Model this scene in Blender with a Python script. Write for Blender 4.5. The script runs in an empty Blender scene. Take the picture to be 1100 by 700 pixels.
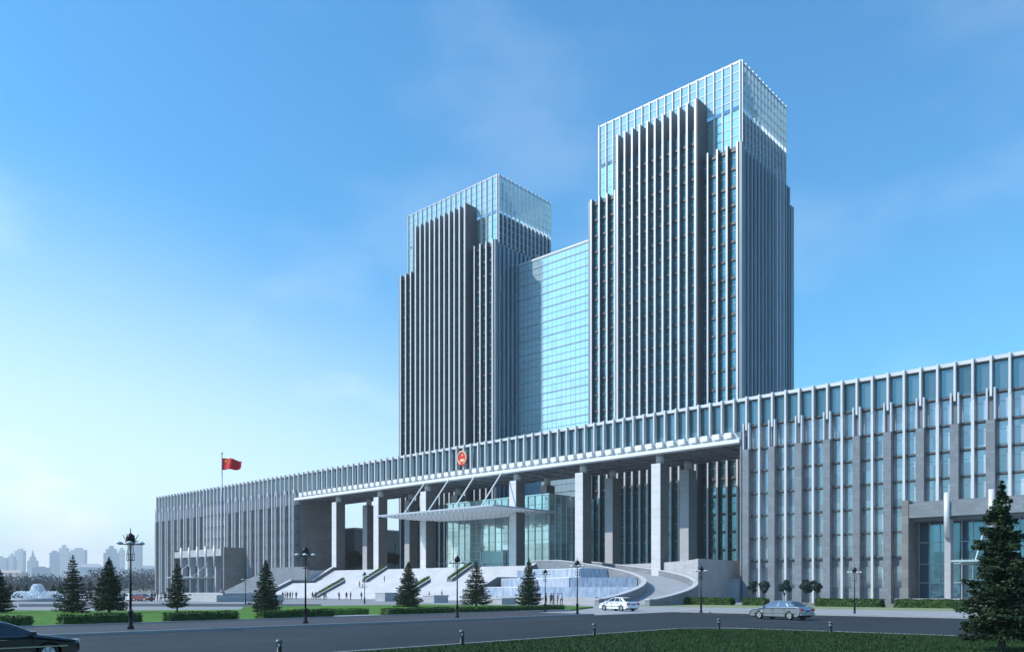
import bpy, bmesh, math, random
import numpy as np
from mathutils import Vector, Matrix
random.seed(7)
R = math.radians
scene = bpy.context.scene
COL = scene.collection
CX, CYD, CH = 135.9, -133.3, 2.3          # camera foot: building frame, facade plane is y = 0, x = 0 is the axis of symmetry
FW = (-.6708, .7419); RT = (.7416, .6708)

# ------------------------------------------------------------------ materials
def new_mat(name):
    m = bpy.data.materials.new(name); m.use_nodes = True
    nt = m.node_tree; b = nt.nodes['Principled BSDF']
    return m, nt, b
def link(nt, a, b): nt.links.new(a, b)
def pmat(name, col, rough=.6, metal=0., var=.12, scale=1.5, bump=0., bscale=30., spec=.5, var2=None):
    """plain procedural material: world-space noise varies the colour and roughness"""
    m, nt, b = new_mat(name)
    geo = nt.nodes.new('ShaderNodeNewGeometry')
    n = nt.nodes.new('ShaderNodeTexNoise'); n.inputs['Scale'].default_value = scale; n.inputs['Detail'].default_value = 6
    link(nt, geo.outputs['Position'], n.inputs['Vector'])
    r = nt.nodes.new('ShaderNodeValToRGB')
    c0 = [c*(1-var) for c in col]; c1 = [min(1, c*(1+var)) for c in col]
    if var2: c1 = list(var2)
    r.color_ramp.elements[0].position = .3; r.color_ramp.elements[1].position = .7
    r.color_ramp.elements[0].color = (*c0, 1); r.color_ramp.elements[1].color = (*c1, 1)
    link(nt, n.outputs['Fac'], r.inputs['Fac']); link(nt, r.outputs['Color'], b.inputs['Base Color'])
    b.inputs['Roughness'].default_value = rough; b.inputs['Metallic'].default_value = metal
    b.inputs['Specular IOR Level'].default_value = spec
    if bump:
        n2 = nt.nodes.new('ShaderNodeTexNoise'); n2.inputs['Scale'].default_value = bscale; n2.inputs['Detail'].default_value = 4
        link(nt, geo.outputs['Position'], n2.inputs['Vector'])
        bp = nt.nodes.new('ShaderNodeBump'); bp.inputs['Strength'].default_value = bump; bp.inputs['Distance'].default_value = .05
        link(nt, n2.outputs['Fac'], bp.inputs['Height']); link(nt, bp.outputs['Normal'], b.inputs['Normal'])
    return m
def stone(name, col, bw=1.2, bh=.65, mortar=.012, var=.1, rough=.7, flat=False):
    """coursed stone cladding: a brick pattern in world space with thin dark joints"""
    m, nt, b = new_mat(name)
    geo = nt.nodes.new('ShaderNodeNewGeometry'); s = nt.nodes.new('ShaderNodeSeparateXYZ'); link(nt, geo.outputs['Position'], s.inputs[0])
    cb = nt.nodes.new('ShaderNodeCombineXYZ')
    if flat:
        link(nt, s.outputs[0], cb.inputs[0]); link(nt, s.outputs[1], cb.inputs[1])
    else:
        a = nt.nodes.new('ShaderNodeMath'); a.operation = 'ADD'; link(nt, s.outputs[0], a.inputs[0]); link(nt, s.outputs[1], a.inputs[1])
        link(nt, a.outputs[0], cb.inputs[0]); link(nt, s.outputs[2], cb.inputs[1])
    br = nt.nodes.new('ShaderNodeTexBrick'); link(nt, cb.outputs[0], br.inputs['Vector'])
    br.inputs['Scale'].default_value = 1; br.inputs['Brick Width'].default_value = bw; br.inputs['Row Height'].default_value = bh
    br.inputs['Mortar Size'].default_value = mortar
    br.inputs['Color1'].default_value = (*[c*(1-var) for c in col], 1); br.inputs['Color2'].default_value = (*[c*(1+var) for c in col], 1)
    br.inputs['Mortar'].default_value = (*[c*.5 for c in col], 1)
    n = nt.nodes.new('ShaderNodeTexNoise'); n.inputs['Scale'].default_value = .35; n.inputs['Detail'].default_value = 5
    link(nt, geo.outputs['Position'], n.inputs['Vector'])
    mr = nt.nodes.new('ShaderNodeMapRange'); mr.inputs[3].default_value = .85; mr.inputs[4].default_value = 1.15
    link(nt, n.outputs['Fac'], mr.inputs[0])
    mx = nt.nodes.new('ShaderNodeMix'); mx.data_type = 'RGBA'; mx.blend_type = 'MULTIPLY'; mx.inputs[0].default_value = 1
    link(nt, br.outputs['Color'], mx.inputs[6]); link(nt, mr.outputs[0], mx.inputs[7]); link(nt, mx.outputs[2], b.inputs['Base Color'])
    b.inputs['Roughness'].default_value = rough
    return m
def glass(name, col, metal=.7, rough=.06, wav=.02, cell=2.0, var=.25, lines=0, lcol=(.03,.05,.06)):
    """coated facade glass; every pane is tilted and tinted a little differently"""
    m, nt, b = new_mat(name)
    geo = nt.nodes.new('ShaderNodeNewGeometry')
    v = nt.nodes.new('ShaderNodeTexWhiteNoise'); v.noise_dimensions = '3D'
    sn = nt.nodes.new('ShaderNodeVectorMath'); sn.operation = 'SNAP'; sn.inputs[1].default_value = (cell*1.18, cell*1.18, cell*1.95)
    link(nt, geo.outputs['Position'], sn.inputs[0]); link(nt, sn.outputs[0], v.inputs['Vector'])
    mr = nt.nodes.new('ShaderNodeMapRange'); mr.inputs[3].default_value = 1-var; mr.inputs[4].default_value = 1+var*.6
    link(nt, v.outputs['Value'], mr.inputs[0])
    mx = nt.nodes.new('ShaderNodeMix'); mx.data_type = 'RGBA'; mx.blend_type = 'MULTIPLY'; mx.inputs[0].default_value = 1
    mx.inputs[6].default_value = (*col, 1); link(nt, mr.outputs[0], mx.inputs[7])
    out = mx.outputs[2]
    if lines:
        s = nt.nodes.new('ShaderNodeSeparateXYZ'); link(nt, geo.outputs['Position'], s.inputs[0])
        md = nt.nodes.new('ShaderNodeMath'); md.operation = 'MODULO'; link(nt, s.outputs[2], md.inputs[0]); md.inputs[1].default_value = lines
        lt = nt.nodes.new('ShaderNodeMath'); lt.operation = 'LESS_THAN'; link(nt, md.outputs[0], lt.inputs[0]); lt.inputs[1].default_value = .1
        m2 = nt.nodes.new('ShaderNodeMix'); m2.data_type = 'RGBA'; link(nt, lt.outputs[0], m2.inputs[0]); link(nt, out, m2.inputs[6])
        m2.inputs[7].default_value = (*lcol, 1); out = m2.outputs[2]
    link(nt, out, b.inputs['Base Color'])
    b.inputs['Metallic'].default_value = metal; b.inputs['Roughness'].default_value = rough
    n = nt.nodes.new('ShaderNodeTexNoise'); n.inputs['Scale'].default_value = .7; n.inputs['Detail'].default_value = 1
    link(nt, geo.outputs['Position'], n.inputs['Vector'])
    bp = nt.nodes.new('ShaderNodeBump'); bp.inputs['Strength'].default_value = 1; bp.inputs['Distance'].default_value = wav
    link(nt, n.outputs['Fac'], bp.inputs['Height']); link(nt, bp.outputs['Normal'], b.inputs['Normal'])
    return m
def clear_glass(name, col, alpha=.45):
    m, nt, b = new_mat(name)
    b.inputs['Base Color'].default_value = (*col, 1); b.inputs['Roughness'].default_value = .08; b.inputs['Metallic'].default_value = .3
    tr = nt.nodes.new('ShaderNodeBsdfTransparent'); tr.inputs[0].default_value = (.86, .95, .97, 1)
    mx = nt.nodes.new('ShaderNodeMixShader'); mx.inputs[0].default_value = alpha
    out = nt.nodes['Material Output']
    link(nt, tr.outputs[0], mx.inputs[1]); link(nt, b.outputs[0], mx.inputs[2]); link(nt, mx.outputs[0], out.inputs[0])
    return m
def leafmat(name, c0, c1, scale=.6):
    m, nt, b = new_mat(name)
    geo = nt.nodes.new('ShaderNodeNewGeometry')
    n = nt.nodes.new('ShaderNodeTexNoise'); n.inputs['Scale'].default_value = scale; n.inputs['Detail'].default_value = 5
    link(nt, geo.outputs['Position'], n.inputs['Vector'])
    r = nt.nodes.new('ShaderNodeValToRGB'); r.color_ramp.elements[0].position = .35; r.color_ramp.elements[1].position = .68
    r.color_ramp.elements[0].color = (*c0, 1); r.color_ramp.elements[1].color = (*c1, 1)
    link(nt, n.outputs['Fac'], r.inputs['Fac']); link(nt, r.outputs['Color'], b.inputs['Base Color'])
    b.inputs['Roughness'].default_value = .65; b.inputs['Specular IOR Level'].default_value = .25
    return m

M = {}
M['white'] = pmat('white_cladding', (.74, .74, .75), .45, .0, .04, .4)
M['fin'] = pmat('pale_metal', (.58, .585, .60), .4, .1, .06, .3)
M['column_shade'] = stone('shade_toned_column', (.125, .12, .118), 6, 1.6, .02, .05)  # column body darkened: shade of the side faces put into its colour
M['fin_grey'] = pmat('light_grey_metal', (.46, .50, .56), .4, .2, .05, .4)
M['stone'] = stone('grey_granite', (.175, .198, .228), 1.15, .62)
M['stone_dark'] = stone('dark_granite', (.15, .15, .16), 1.2, .65)
M['stone_wall'] = stone('warm_grey_cladding', (.19, .18, .175), 2.4, 1.3, .02)
M['stone_light'] = stone('pale_granite', (.38, .38, .40), 1.4, .6, .01, .05)
M['tower_dark'] = pmat('charcoal_panel', (.085, .09, .10), .5, .1, .1, .3)
M['tower_side'] = pmat('slate_blue_panel', (.17, .195, .22), .42, .25, .1, .2)
M['side_fin'] = pmat('steel_blue_fin', (.30, .36, .42), .4, .2, .05, .3)
M['win'] = glass('pale_window_glass', (.52, .53, .58), .42, .10, .01, 1.2, .24)
M['pav_glass'] = glass('deep_blue_window_glass', (.14, .24, .33), .7, .06, .02, 2, .35)
M['win_teal'] = glass('teal_window_glass', (.17, .33, .37), .55, .07, .02, 2, .3)
M['attic_glass'] = glass('attic_glass', (.17, .245, .28), .6, .08, .02, 2, .3)
M['crown_glass'] = glass('crown_glass', (.62, .76, .77), .75, .08, .01, 2, .12)
M['side_glass'] = glass('dark_blue_glass', (.10, .16, .20), .8, .08, .02, 2, .3)
M['link_glass'] = glass('pale_cyan_glass', (.56, .76, .84), .5, .05, .006, 2, .08)
M['parapet_glass'] = clear_glass('clear_parapet_glass', (.62, .80, .85), .5)
M['lobby_glass'] = glass('green_lobby_glass', (.64, .82, .82), .6, .05, .03, 2.2, .35)
M['canopy_glass'] = clear_glass('canopy_glass', (.7, .8, .84), .55)
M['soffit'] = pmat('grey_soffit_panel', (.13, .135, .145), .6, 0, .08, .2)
M['parapet_shade'] = stone('shade_toned_granite', (.20, .21, .235), 1.2, .6)  # ramp parapets darkened: shade of their outer faces put into the colour
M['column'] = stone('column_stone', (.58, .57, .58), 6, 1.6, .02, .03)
M['black'] = pmat('black_iron', (.015, .017, .02), .4, .6, .2, 3)
M['lamp_glass'] = pmat('milky_lamp_glass', (.62, .66, .66), .25, 0, .05, 3)
M['water'] = pmat('falling_water', (.20, .26, .36), .15, 0, .25, 1.0, .6, 4, var2=(.46, .52, .62))
def curtain_mat():
    m, nt, b = new_mat('water_curtain')
    geo = nt.nodes.new('ShaderNodeNewGeometry'); mp_ = nt.nodes.new('ShaderNodeMapping'); mp_.inputs['Scale'].default_value = (2.2, 2.2, .28)
    n = nt.nodes.new('ShaderNodeTexNoise'); n.inputs['Scale'].default_value = 1; n.inputs['Detail'].default_value = 7; n.inputs['Roughness'].default_value = .65
    link(nt, geo.outputs['Position'], mp_.inputs['Vector']); link(nt, mp_.outputs['Vector'], n.inputs['Vector'])
    r_ = nt.nodes.new('ShaderNodeValToRGB'); r_.color_ramp.elements[0].position = .38; r_.color_ramp.elements[1].position = .68
    r_.color_ramp.elements[0].color = (.27, .32, .42, 1); r_.color_ramp.elements[1].color = (.50, .55, .64, 1)
    link(nt, n.outputs['Fac'], r_.inputs['Fac']); link(nt, r_.outputs['Color'], b.inputs['Base Color']); b.inputs['Roughness'].default_value = .25
    bp = nt.nodes.new('ShaderNodeBump'); bp.inputs['Distance'].default_value = .1; link(nt, n.outputs['Fac'], bp.inputs['Height']); link(nt, bp.outputs['Normal'], b.inputs['Normal'])
    return m
M['curtain'] = curtain_mat()
M['pool'] = pmat('pool_water', (.30, .38, .48), .08, 0, .15, 1.0, .3, 6)
M['foam'] = pmat('fountain_spray', (.86, .90, .93), .6, 0, .06, 2, .5, 5)
M['stair'] = pmat('pale_stair_granite', (.50, .50, .53), .6, 0, .08, .4)
M['asphalt'] = pmat('blue_grey_asphalt', (.022, .030, .038), .75, 0, .22, .16, .3, 40, .3)
M['walk'] = stone('dark_sidewalk_paving', (.042, .040, .048), .6, .6, .01, .1, .7, True)
M['pave_light'] = stone('light_paving', (.30, .31, .33), 1.2, 1.2, .012, .05, .7, True)
M['plaza'] = stone('plaza_paving', (.24, .25, .26), 1.5, 1.5, .012, .06, .7, True)
M['kerb'] = pmat('pale_kerb_stone', (.30, .30, .31), .6, 0, .08, 1)
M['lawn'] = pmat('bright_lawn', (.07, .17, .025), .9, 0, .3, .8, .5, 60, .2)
M['lawn_dark'] = pmat('dark_lawn', (.012, .036, .006), .9, 0, .4, .7, .5, 60, .2)  # near lawn and its blades darkened: foreground shade put into the colour
M['blade'] = leafmat('grass_blade', (.011, .034, .005), (.024, .062, .010), 3)
M['verge'] = pmat('pale_verge', (.20, .24, .12), .9, 0, .2, .8)
M['hedge'] = leafmat('clipped_hedge_leaf', (.015, .045, .010), (.05, .11, .02), 2.5)
M['hedge_bright'] = leafmat('bright_hedge_leaf', (.05, .13, .02), (.10, .21, .04), 2.5)
M['conifer'] = leafmat('spruce_needles', (.012, .030, .014), (.035, .065, .025), 1.4)
M['cedar'] = leafmat('dark_cedar_leaf', (.010, .026, .012), (.030, .060, .022), 1.8)
M['bark'] = pmat('rough_bark', (.07, .05, .04), .9, 0, .3, 6)
M['shrub'] = leafmat('blue_green_leaf', (.02, .05, .045), (.05, .09, .08), 1.5)
M['wood_far'] = leafmat('distant_leaf', (.07, .08, .085), (.14, .15, .155), .05)  # greyed and lightened leaves: distance haze put into the colour
M['red'] = pmat('red_flag_cloth', (.62, .015, .02), .75, 0, .15, 1.2)
M['gold'] = pmat('yellow_star', (.85, .55, .05), .5, 0, .03, 2)
M['goldm'] = pmat('gilded_relief', (.85, .62, .40), .5, .0, .08, 2)
M['emred'] = pmat('red_enamel', (.70, .03, .01), .35, 0, .08, 2)
M['pole'] = pmat('steel_pole', (.14, .18, .26), .35, .5, .05, 1)
M['tyre'] = pmat('tyre_rubber', (.012, .012, .013), .8, 0, .1, 8)
M['rim'] = pmat('alloy_rim', (.65, .66, .68), .25, .8, .04, 5)
M['carglass'] = pmat('car_window_glass', (.012, .015, .02), .05, 0, .05, 1, spec=.9)
M['carglass_lit'] = pmat('pale_car_window_glass', (.20, .23, .31), .04, .7, .05, 1, spec=.9)
M['chrome'] = pmat('chrome_trim', (.75, .76, .78), .12, .95, .02, 2)
M['tail'] = pmat('tail_light_red', (.45, .02, .02), .2, 0, .03, 4)
M['headl'] = pmat('headlight_glass', (.72, .74, .76), .12, .3, .03, 4)
M['plate'] = pmat('number_plate', (.02, .05, .22), .4, 0, .03, 4)
def paint(name, col, metal=.3):
    m = pmat(name, col, .28, metal, .03, 2); b = m.node_tree.nodes['Principled BSDF']
    b.inputs['Coat Weight'].default_value = .8; b.inputs['Coat Roughness'].default_value = .04; return m

# ------------------------------------------------------------------ mesh builder
class MB:
    def __init__(s): s.v = []; s.f = []; s.m = []
    def face(s, pts, m=0):
        n = len(s.v); s.v += [tuple(p) for p in pts]; s.f.append(tuple(range(n, n+len(pts)))); s.m.append(m); return s
    def box(s, x0, x1, y0, y1, z0, z1, m=0):
        n = len(s.v)
        s.v += [(x0,y0,z0),(x1,y0,z0),(x1,y1,z0),(x0,y1,z0),(x0,y0,z1),(x1,y0,z1),(x1,y1,z1),(x0,y1,z1)]
        for q in ((0,3,2,1),(4,5,6,7),(0,1,5,4),(1,2,6,5),(2,3,7,6),(3,0,4,7)): s.f.append(tuple(n+i for i in q)); s.m.append(m)
        return s
    def prism(s, poly, z0, z1, m=0):
        """poly: ccw list of (x, y)"""
        k = len(poly); n = len(s.v)
        s.v += [(p[0], p[1], z0) for p in poly] + [(p[0], p[1], z1) for p in poly]
        s.f.append(tuple(n+k-1-i for i in range(k))); s.m.append(m); s.f.append(tuple(n+k+i for i in range(k))); s.m.append(m)
        for i in range(k):
            j = (i+1) % k; s.f.append((n+i, n+j, n+k+j, n+k+i)); s.m.append(m)
        return s
    def yz_prism(s, prof, x0, x1, m=0):
        """prof: list of (y, z); extruded along x"""
        k = len(prof); n = len(s.v)
        s.v += [(x0, p[0], p[1]) for p in prof] + [(x1, p[0], p[1]) for p in prof]
        s.f.append(tuple(n+i for i in range(k))); s.m.append(m); s.f.append(tuple(n+k+k-1-i for i in range(k))); s.m.append(m)
        for i in range(k):
            j = (i+1) % k; s.f.append((n+j, n+i, n+k+i, n+k+j)); s.m.append(m)
        return s
    def tube(s, p0, p1, r0, r1=None, n=8, m=0, cap=True):
        if r1 is None: r1 = r0
        p0 = Vector(p0); p1 = Vector(p1); d = (p1-p0).normalized()
        a = d.orthogonal().normalized(); b = d.cross(a); k = len(s.v)
        for p, r in ((p0, r0), (p1, r1)):
            for i in range(n):
                t = 2*math.pi*i/n; s.v.append(tuple(p+a*(r*math.cos(t))+b*(r*math.sin(t))))
        for i in range(n):
            j = (i+1) % n; s.f.append((k+i, k+j, k+n+j, k+n+i)); s.m.append(m)
        if cap:
            s.f.append(tuple(k+n-1-i for i in range(n))); s.m.append(m); s.f.append(tuple(k+n+i for i in range(n))); s.m.append(m)
        return s
    def lathe(s, prof, c=(0,0), n=14, m=0):
        """prof: list of (r, z) bottom to top"""
        k = len(s.v)
        for r, z in prof:
            for i in range(n):
                t = 2*math.pi*i/n; s.v.append((c[0]+r*math.cos(t), c[1]+r*math.sin(t), z))
        for a in range(len(prof)-1):
            for i in range(n):
                j = (i+1) % n; s.f.append((k+a*n+i, k+a*n+j, k+(a+1)*n+j, k+(a+1)*n+i)); s.m.append(m)
        s.f.append(tuple(k+n-1-i for i in range(n))); s.m.append(m)
        e = k+(len(prof)-1)*n; s.f.append(tuple(e+i for i in range(n))); s.m.append(m)
        return s
    def mesh(s, name, mats, off=(0,0,0), smooth=False):
        me = bpy.data.meshes.new(name)
        me.from_pydata([(x-off[0], y-off[1], z-off[2]) for x, y, z in s.v], [], s.f)
        if not isinstance(mats, (list, tuple)): mats = [mats]
        for m in mats: me.materials.append(m)
        if len(mats) > 1: me.polygons.foreach_set('material_index', s.m)
        if smooth: me.polygons.foreach_set('use_smooth', [True]*len(s.f))
        me.update(); return me
    def build(s, name, mats, parent=None, smooth=False, loc=None):
        """vertices are world coordinates; a child is stored relative to its parent's chain"""
        off = world_of(parent) if parent else (loc or (0,0,0))
        o = bpy.data.objects.new(name, s.mesh(name, mats, off, smooth)); COL.objects.link(o)
        if parent: o.parent = parent
        else: o.location = off
        return o
def world_of(o):
    v = Vector((0,0,0))
    while o: v += Vector(o.location); o = o.parent
    return tuple(v)
def tag(o, label=None, cat=None, group=None, kind=None):
    if label: o['label'] = label
    if cat: o['category'] = cat
    if group: o['group'] = group
    if kind: o['kind'] = kind
    return o
def thing(name, label, cat, loc, group=None):
    o = bpy.data.objects.new(name, None); COL.objects.link(o); o.location = loc; o.empty_display_size = .3
    return tag(o, label, cat, group)
def inst(mesh, name, parent, wpos):
    """a part that shares its mesh: mesh is at its own origin, wpos is a world point"""
    o = bpy.data.objects.new(name, mesh); COL.objects.link(o); p = world_of(parent)
    o.parent = parent; o.location = (wpos[0]-p[0], wpos[1]-p[1], wpos[2]-p[2]); return o
def bmesh_box(name, w, d, h, mat):
    return MB().box(-w/2, w/2, 0, d, 0, h).mesh(name, mat)
def copy_tree(o, parent=None):
    c = o.copy(); COL.objects.link(c)
    if parent: c.parent = parent
    for ch in list(o.children): copy_tree(ch, c)
    return c
def dist_cam(x, y): return (x-CX)*FW[0] + (y-CYD)*FW[1]
def gp(px, D):
    """point at depth D (distance from the camera measured across the facade direction) seen in image column px: returns x, y"""
    a = (px-550)/872; u = a*RT[0]+FW[0]; v = a*RT[1]+FW[1]; t = D/v
    return CX+u*t, CYD+D
def gt(px, t):
    a = (px-550)/872; return CX+(a*RT[0]+FW[0])*t, CYD+(a*RT[1]+FW[1])*t

# ------------------------------------------------------------------ world, sun, camera
w = bpy.data.worlds.new("World"); scene.world = w; w.use_nodes = True
nt = w.node_tree; bg = nt.nodes['Background']
VEIL = (-.06, .66); SKYTINT = (.44, 1.05, 1.36, 1); CLOUD = (7.6, 8.2, 8.5, 1)
SUN = Vector((-.62, -.785, 0)).normalized(); EL = 42
sky = nt.nodes.new('ShaderNodeTexSky'); sky.sky_type = 'NISHITA'; sky.sun_disc = False
sky.sun_elevation = R(EL); sky.sun_rotation = math.atan2(SUN.x, SUN.y)
sky.air_density = 1.3; sky.dust_density = .6; sky.ozone_density = 2.2
def wn(t, **k):
    n = nt.nodes.new(t)
    for kk, v in k.items(): setattr(n, kk, v)
    return n
tc = wn('ShaderNodeTexCoord')
mp = wn('ShaderNodeMapping'); mp.inputs['Scale'].default_value = (1.0, 1.0, 2.0); mp.inputs['Location'].default_value = (.95, .4, .62)
cn = wn('ShaderNodeTexNoise'); cn.inputs['Scale'].default_value = 3.1; cn.inputs['Detail'].default_value = 9; cn.inputs['Roughness'].default_value = .5
nt.links.new(tc.outputs['Generated'], mp.inputs['Vector']); nt.links.new(mp.outputs['Vector'], cn.inputs['Vector'])
# thin cloud veil: thick near the horizon, thicker towards the west of the picture
sx_ = wn('ShaderNodeSeparateXYZ'); nt.links.new(tc.outputs['Generated'], sx_.inputs[0])
dl = wn('ShaderNodeVectorMath', operation='DOT_PRODUCT'); dl.inputs[1].default_value = (-.75, 0, -1.5)
nt.links.new(tc.outputs['Generated'], dl.inputs[0])
veil = wn('ShaderNodeMapRange', interpolation_type='SMOOTHSTEP'); veil.inputs[1].default_value = VEIL[0]; veil.inputs[2].default_value = VEIL[1]
nt.links.new(dl.outputs['Value'], veil.inputs[0])
cr = wn('ShaderNodeMapRange', interpolation_type='SMOOTHSTEP'); cr.inputs[1].default_value = .47; cr.inputs[2].default_value = .66
cr.inputs[3].default_value = .0; cr.inputs[4].default_value = 1
nt.links.new(cn.outputs['Fac'], cr.inputs[0])
# factor = veil * (.75 + .25 cloud) + cloud * .12
m1 = wn('ShaderNodeMath', operation='MULTIPLY_ADD'); m1.inputs[1].default_value = .42; m1.inputs[2].default_value = .66; nt.links.new(cr.outputs[0], m1.inputs[0])
m2 = wn('ShaderNodeMath', operation='MULTIPLY'); nt.links.new(m1.outputs[0], m2.inputs[0]); nt.links.new(veil.outputs[0], m2.inputs[1])
m3 = wn('ShaderNodeMath', operation='MULTIPLY_ADD', use_clamp=True); nt.links.new(cr.outputs[0], m3.inputs[0]); m3.inputs[1].default_value = .09; nt.links.new(m2.outputs[0], m3.inputs[2])
tn = wn('ShaderNodeMix', data_type='RGBA', blend_type='MULTIPLY'); tn.inputs[0].default_value = 1; tn.inputs[7].default_value = SKYTINT
nt.links.new(sky.outputs[0], tn.inputs[6])
cm = wn('ShaderNodeMix', data_type='RGBA')
nt.links.new(m3.outputs[0], cm.inputs[0]); nt.links.new(tn.outputs[2], cm.inputs[6]); cm.inputs[7].default_value = CLOUD
nt.links.new(cm.outputs[2], bg.inputs['Color']); bg.inputs['Strength'].default_value = .15

sl = bpy.data.lights.new('sun', 'SUN'); sl.energy = 4.5; sl.angle = R(.5); sl.color = (1, .95, .88)
so = bpy.data.objects.new('sun', sl); COL.objects.link(so)
sd = Vector((SUN.x*math.cos(R(EL)), SUN.y*math.cos(R(EL)), math.sin(R(EL))))
so.rotation_euler = (-sd).to_track_quat('-Z', 'Y').to_euler(); so.location = (0, -100, 200)

cam = bpy.data.cameras.new('camera'); co = bpy.data.objects.new('camera', cam); COL.objects.link(co)
co.location = (CX, CYD, CH); co.rotation_euler = (R(90), 0, math.asin(.6708))
cam.sensor_width = 36; cam.lens = 872/1100*36; cam.shift_y = 282/1100; cam.clip_end = 20000; cam.clip_start = .3
scene.camera = co
scene.view_settings.view_transform = 'Standard'; scene.view_settings.look = 'None'; scene.view_settings.exposure = .12; scene.view_settings.gamma = 1
scene.cycles.max_bounces = 8; scene.cycles.transparent_max_bounces = 16

# ------------------------------------------------------------------ ground
def sheet(name, poly, z, mat, label=None, thick=.0, kind='structure'):
    b = MB()
    if thick: b.prism(poly, z-thick, z)
    else: b.face([(p[0], p[1], z) for p in poly])
    o = b.build(name, mat); o['kind'] = kind
    if label: o['label'] = label
    return o
M['far_ground'] = pmat('far_ground', (.16, .17, .15), .9, 0, .25, .01)
sheet('ground', [(-9000,-3000),(6000,-3000),(6000,9000),(-9000,9000)], 0, M['far_ground'])
Y = lambda D: D-133.3
def rect(x0, x1, d0, d1): return [(x0,Y(d0)),(x1,Y(d0)),(x1,Y(d1)),(x0,Y(d1))]
sheet('plaza_paving', rect(-330, 84.3, -60, 200), .008, M['plaza'])
def road_wear(m, sx, sy):
    nt = m.node_tree; b = nt.nodes['Principled BSDF']; src = b.inputs['Base Color'].links[0].from_socket
    g_ = nt.nodes.new('ShaderNodeNewGeometry'); p_ = nt.nodes.new('ShaderNodeMapping'); p_.inputs['Scale'].default_value = (sx, sy, 1)
    n = nt.nodes.new('ShaderNodeTexNoise'); n.inputs['Scale'].default_value = 1; n.inputs['Detail'].default_value = 5
    link(nt, g_.outputs['Position'], p_.inputs['Vector']); link(nt, p_.outputs['Vector'], n.inputs['Vector'])
    q = nt.nodes.new('ShaderNodeMapRange'); q.inputs[1].default_value = .35; q.inputs[2].default_value = .7; q.inputs[3].default_value = .72; q.inputs[4].default_value = 1.25
    link(nt, n.outputs['Fac'], q.inputs[0]); x = nt.nodes.new('ShaderNodeMix'); x.data_type = 'RGBA'; x.blend_type = 'MULTIPLY'; x.inputs[0].default_value = 1
    link(nt, src, x.inputs[6]); link(nt, q.outputs[0], x.inputs[7])
    v = nt.nodes.new('ShaderNodeTexVoronoi'); v.feature = 'DISTANCE_TO_EDGE'; v.inputs['Scale'].default_value = .11
    w_ = nt.nodes.new('ShaderNodeTexNoise'); w_.inputs['Scale'].default_value = .5; w_.inputs['Detail'].default_value = 5
    a_ = nt.nodes.new('ShaderNodeVectorMath'); a_.operation = 'MULTIPLY_ADD'; a_.inputs[1].default_value = (3, 3, 3)
    link(nt, g_.outputs['Position'], w_.inputs['Vector']); link(nt, w_.outputs['Color'], a_.inputs[0]); link(nt, g_.outputs['Position'], a_.inputs[2]); link(nt, a_.outputs[0], v.inputs['Vector'])
    t = nt.nodes.new('ShaderNodeMapRange'); t.inputs[2].default_value = .004; t.inputs[3].default_value = .55; t.inputs[4].default_value = 1
    link(nt, v.outputs['Distance'], t.inputs[0]); y = nt.nodes.new('ShaderNodeMix'); y.data_type = 'RGBA'; y.blend_type = 'MULTIPLY'; y.inputs[0].default_value = 1
    link(nt, x.outputs[2], y.inputs[6]); link(nt, t.outputs[0], y.inputs[7]); link(nt, y.outputs[2], b.inputs['Base Color'])
M['asphalt_cross'] = M['asphalt'].copy()
road_wear(M['asphalt'], .9, .05); road_wear(M['asphalt_cross'], .05, .9)
# main road beside the camera and the street across the facade (one T-shaped sheet each)
sheet('road', rect(93.8, 112.6, -260, 70), .012, M['asphalt'])
sheet('cross_street', rect(112.6, 420, 42, 70), .012, M['asphalt_cross'])
sheet('driveway', [(66,Y(70)),(93.8,Y(56)),(93.8,Y(70.0)),(95,Y(70)),(95,Y(93)),(66,Y(93))], .016, M['pave_light'])
sheet('pavement', rect(95, 420, 70, 87), .13, M['pave_light'], thick=.13)
sheet('pavement', rect(84.3, 93.6, -260, 57), .13, M['walk'], thick=.13)
def rounded(x0, x1, d0, d1, r):
    """rectangle whose (x0, d1) corner is rounded"""
    p = [(x0,Y(d0)),(x1,Y(d0)),(x1,Y(d1))]
    for i in range(9):
        a = math.pi/2+i*math.pi/16; p.append((x0+r+r*math.cos(a), Y(d1)-r+r*math.sin(a)))
    return p
def kerb_line(name, pts, wd=.22, h=.14):
    b = MB()
    for (x0,y0),(x1,y1) in zip(pts[:-1], pts[1:]):
        d = Vector((x1-x0, y1-y0)); n = Vector((-d.y, d.x)).normalized()*wd/2
        b.prism([(x0+n.x,y0+n.y),(x0-n.x,y0-n.y),(x1-n.x,y1-n.y),(x1+n.x,y1+n.y)], .0, h)
    o = b.build(name, M['kerb']); o['kind'] = 'structure'; return o
kerb_line('kerb', [(93.7, Y(-200)), (93.7, Y(57.2))])
kerb_line('kerb', [(94.9, Y(92)), (94.9, Y(70)), (415, Y(69.9))])
lawn = rounded(112.8, 300, -200, 41.8, 3.2)
sheet('foreground_lawn', lawn, .12, M['lawn_dark'], thick=.12)
kerb_line('kerb', [(112.7, Y(-200)), (112.7, Y(38.6))] + [(115.9+3.3*math.cos(math.pi-i*math.pi/16), Y(38.6)+3.3*math.sin(math.pi-i*math.pi/16)) for i in range(1,9)] + [(300, Y(41.9))], .16, .135)
# west lawn
fl = [gt(-60, 84), gt(110, 80), gt(258, 84), gt(262, 98), gt(450, 111), gt(600, 105.5), gt(637, 98)]
wl = [(84.2, Y(5)), (84.2, Y(66))] + [p for p in reversed(fl)]
sheet('west_lawn', wl, .16, M['lawn'], thick=.16)
kerb_line('kerb', [(84.3, Y(5)), (84.3, Y(66))], .3, .2)
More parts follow.
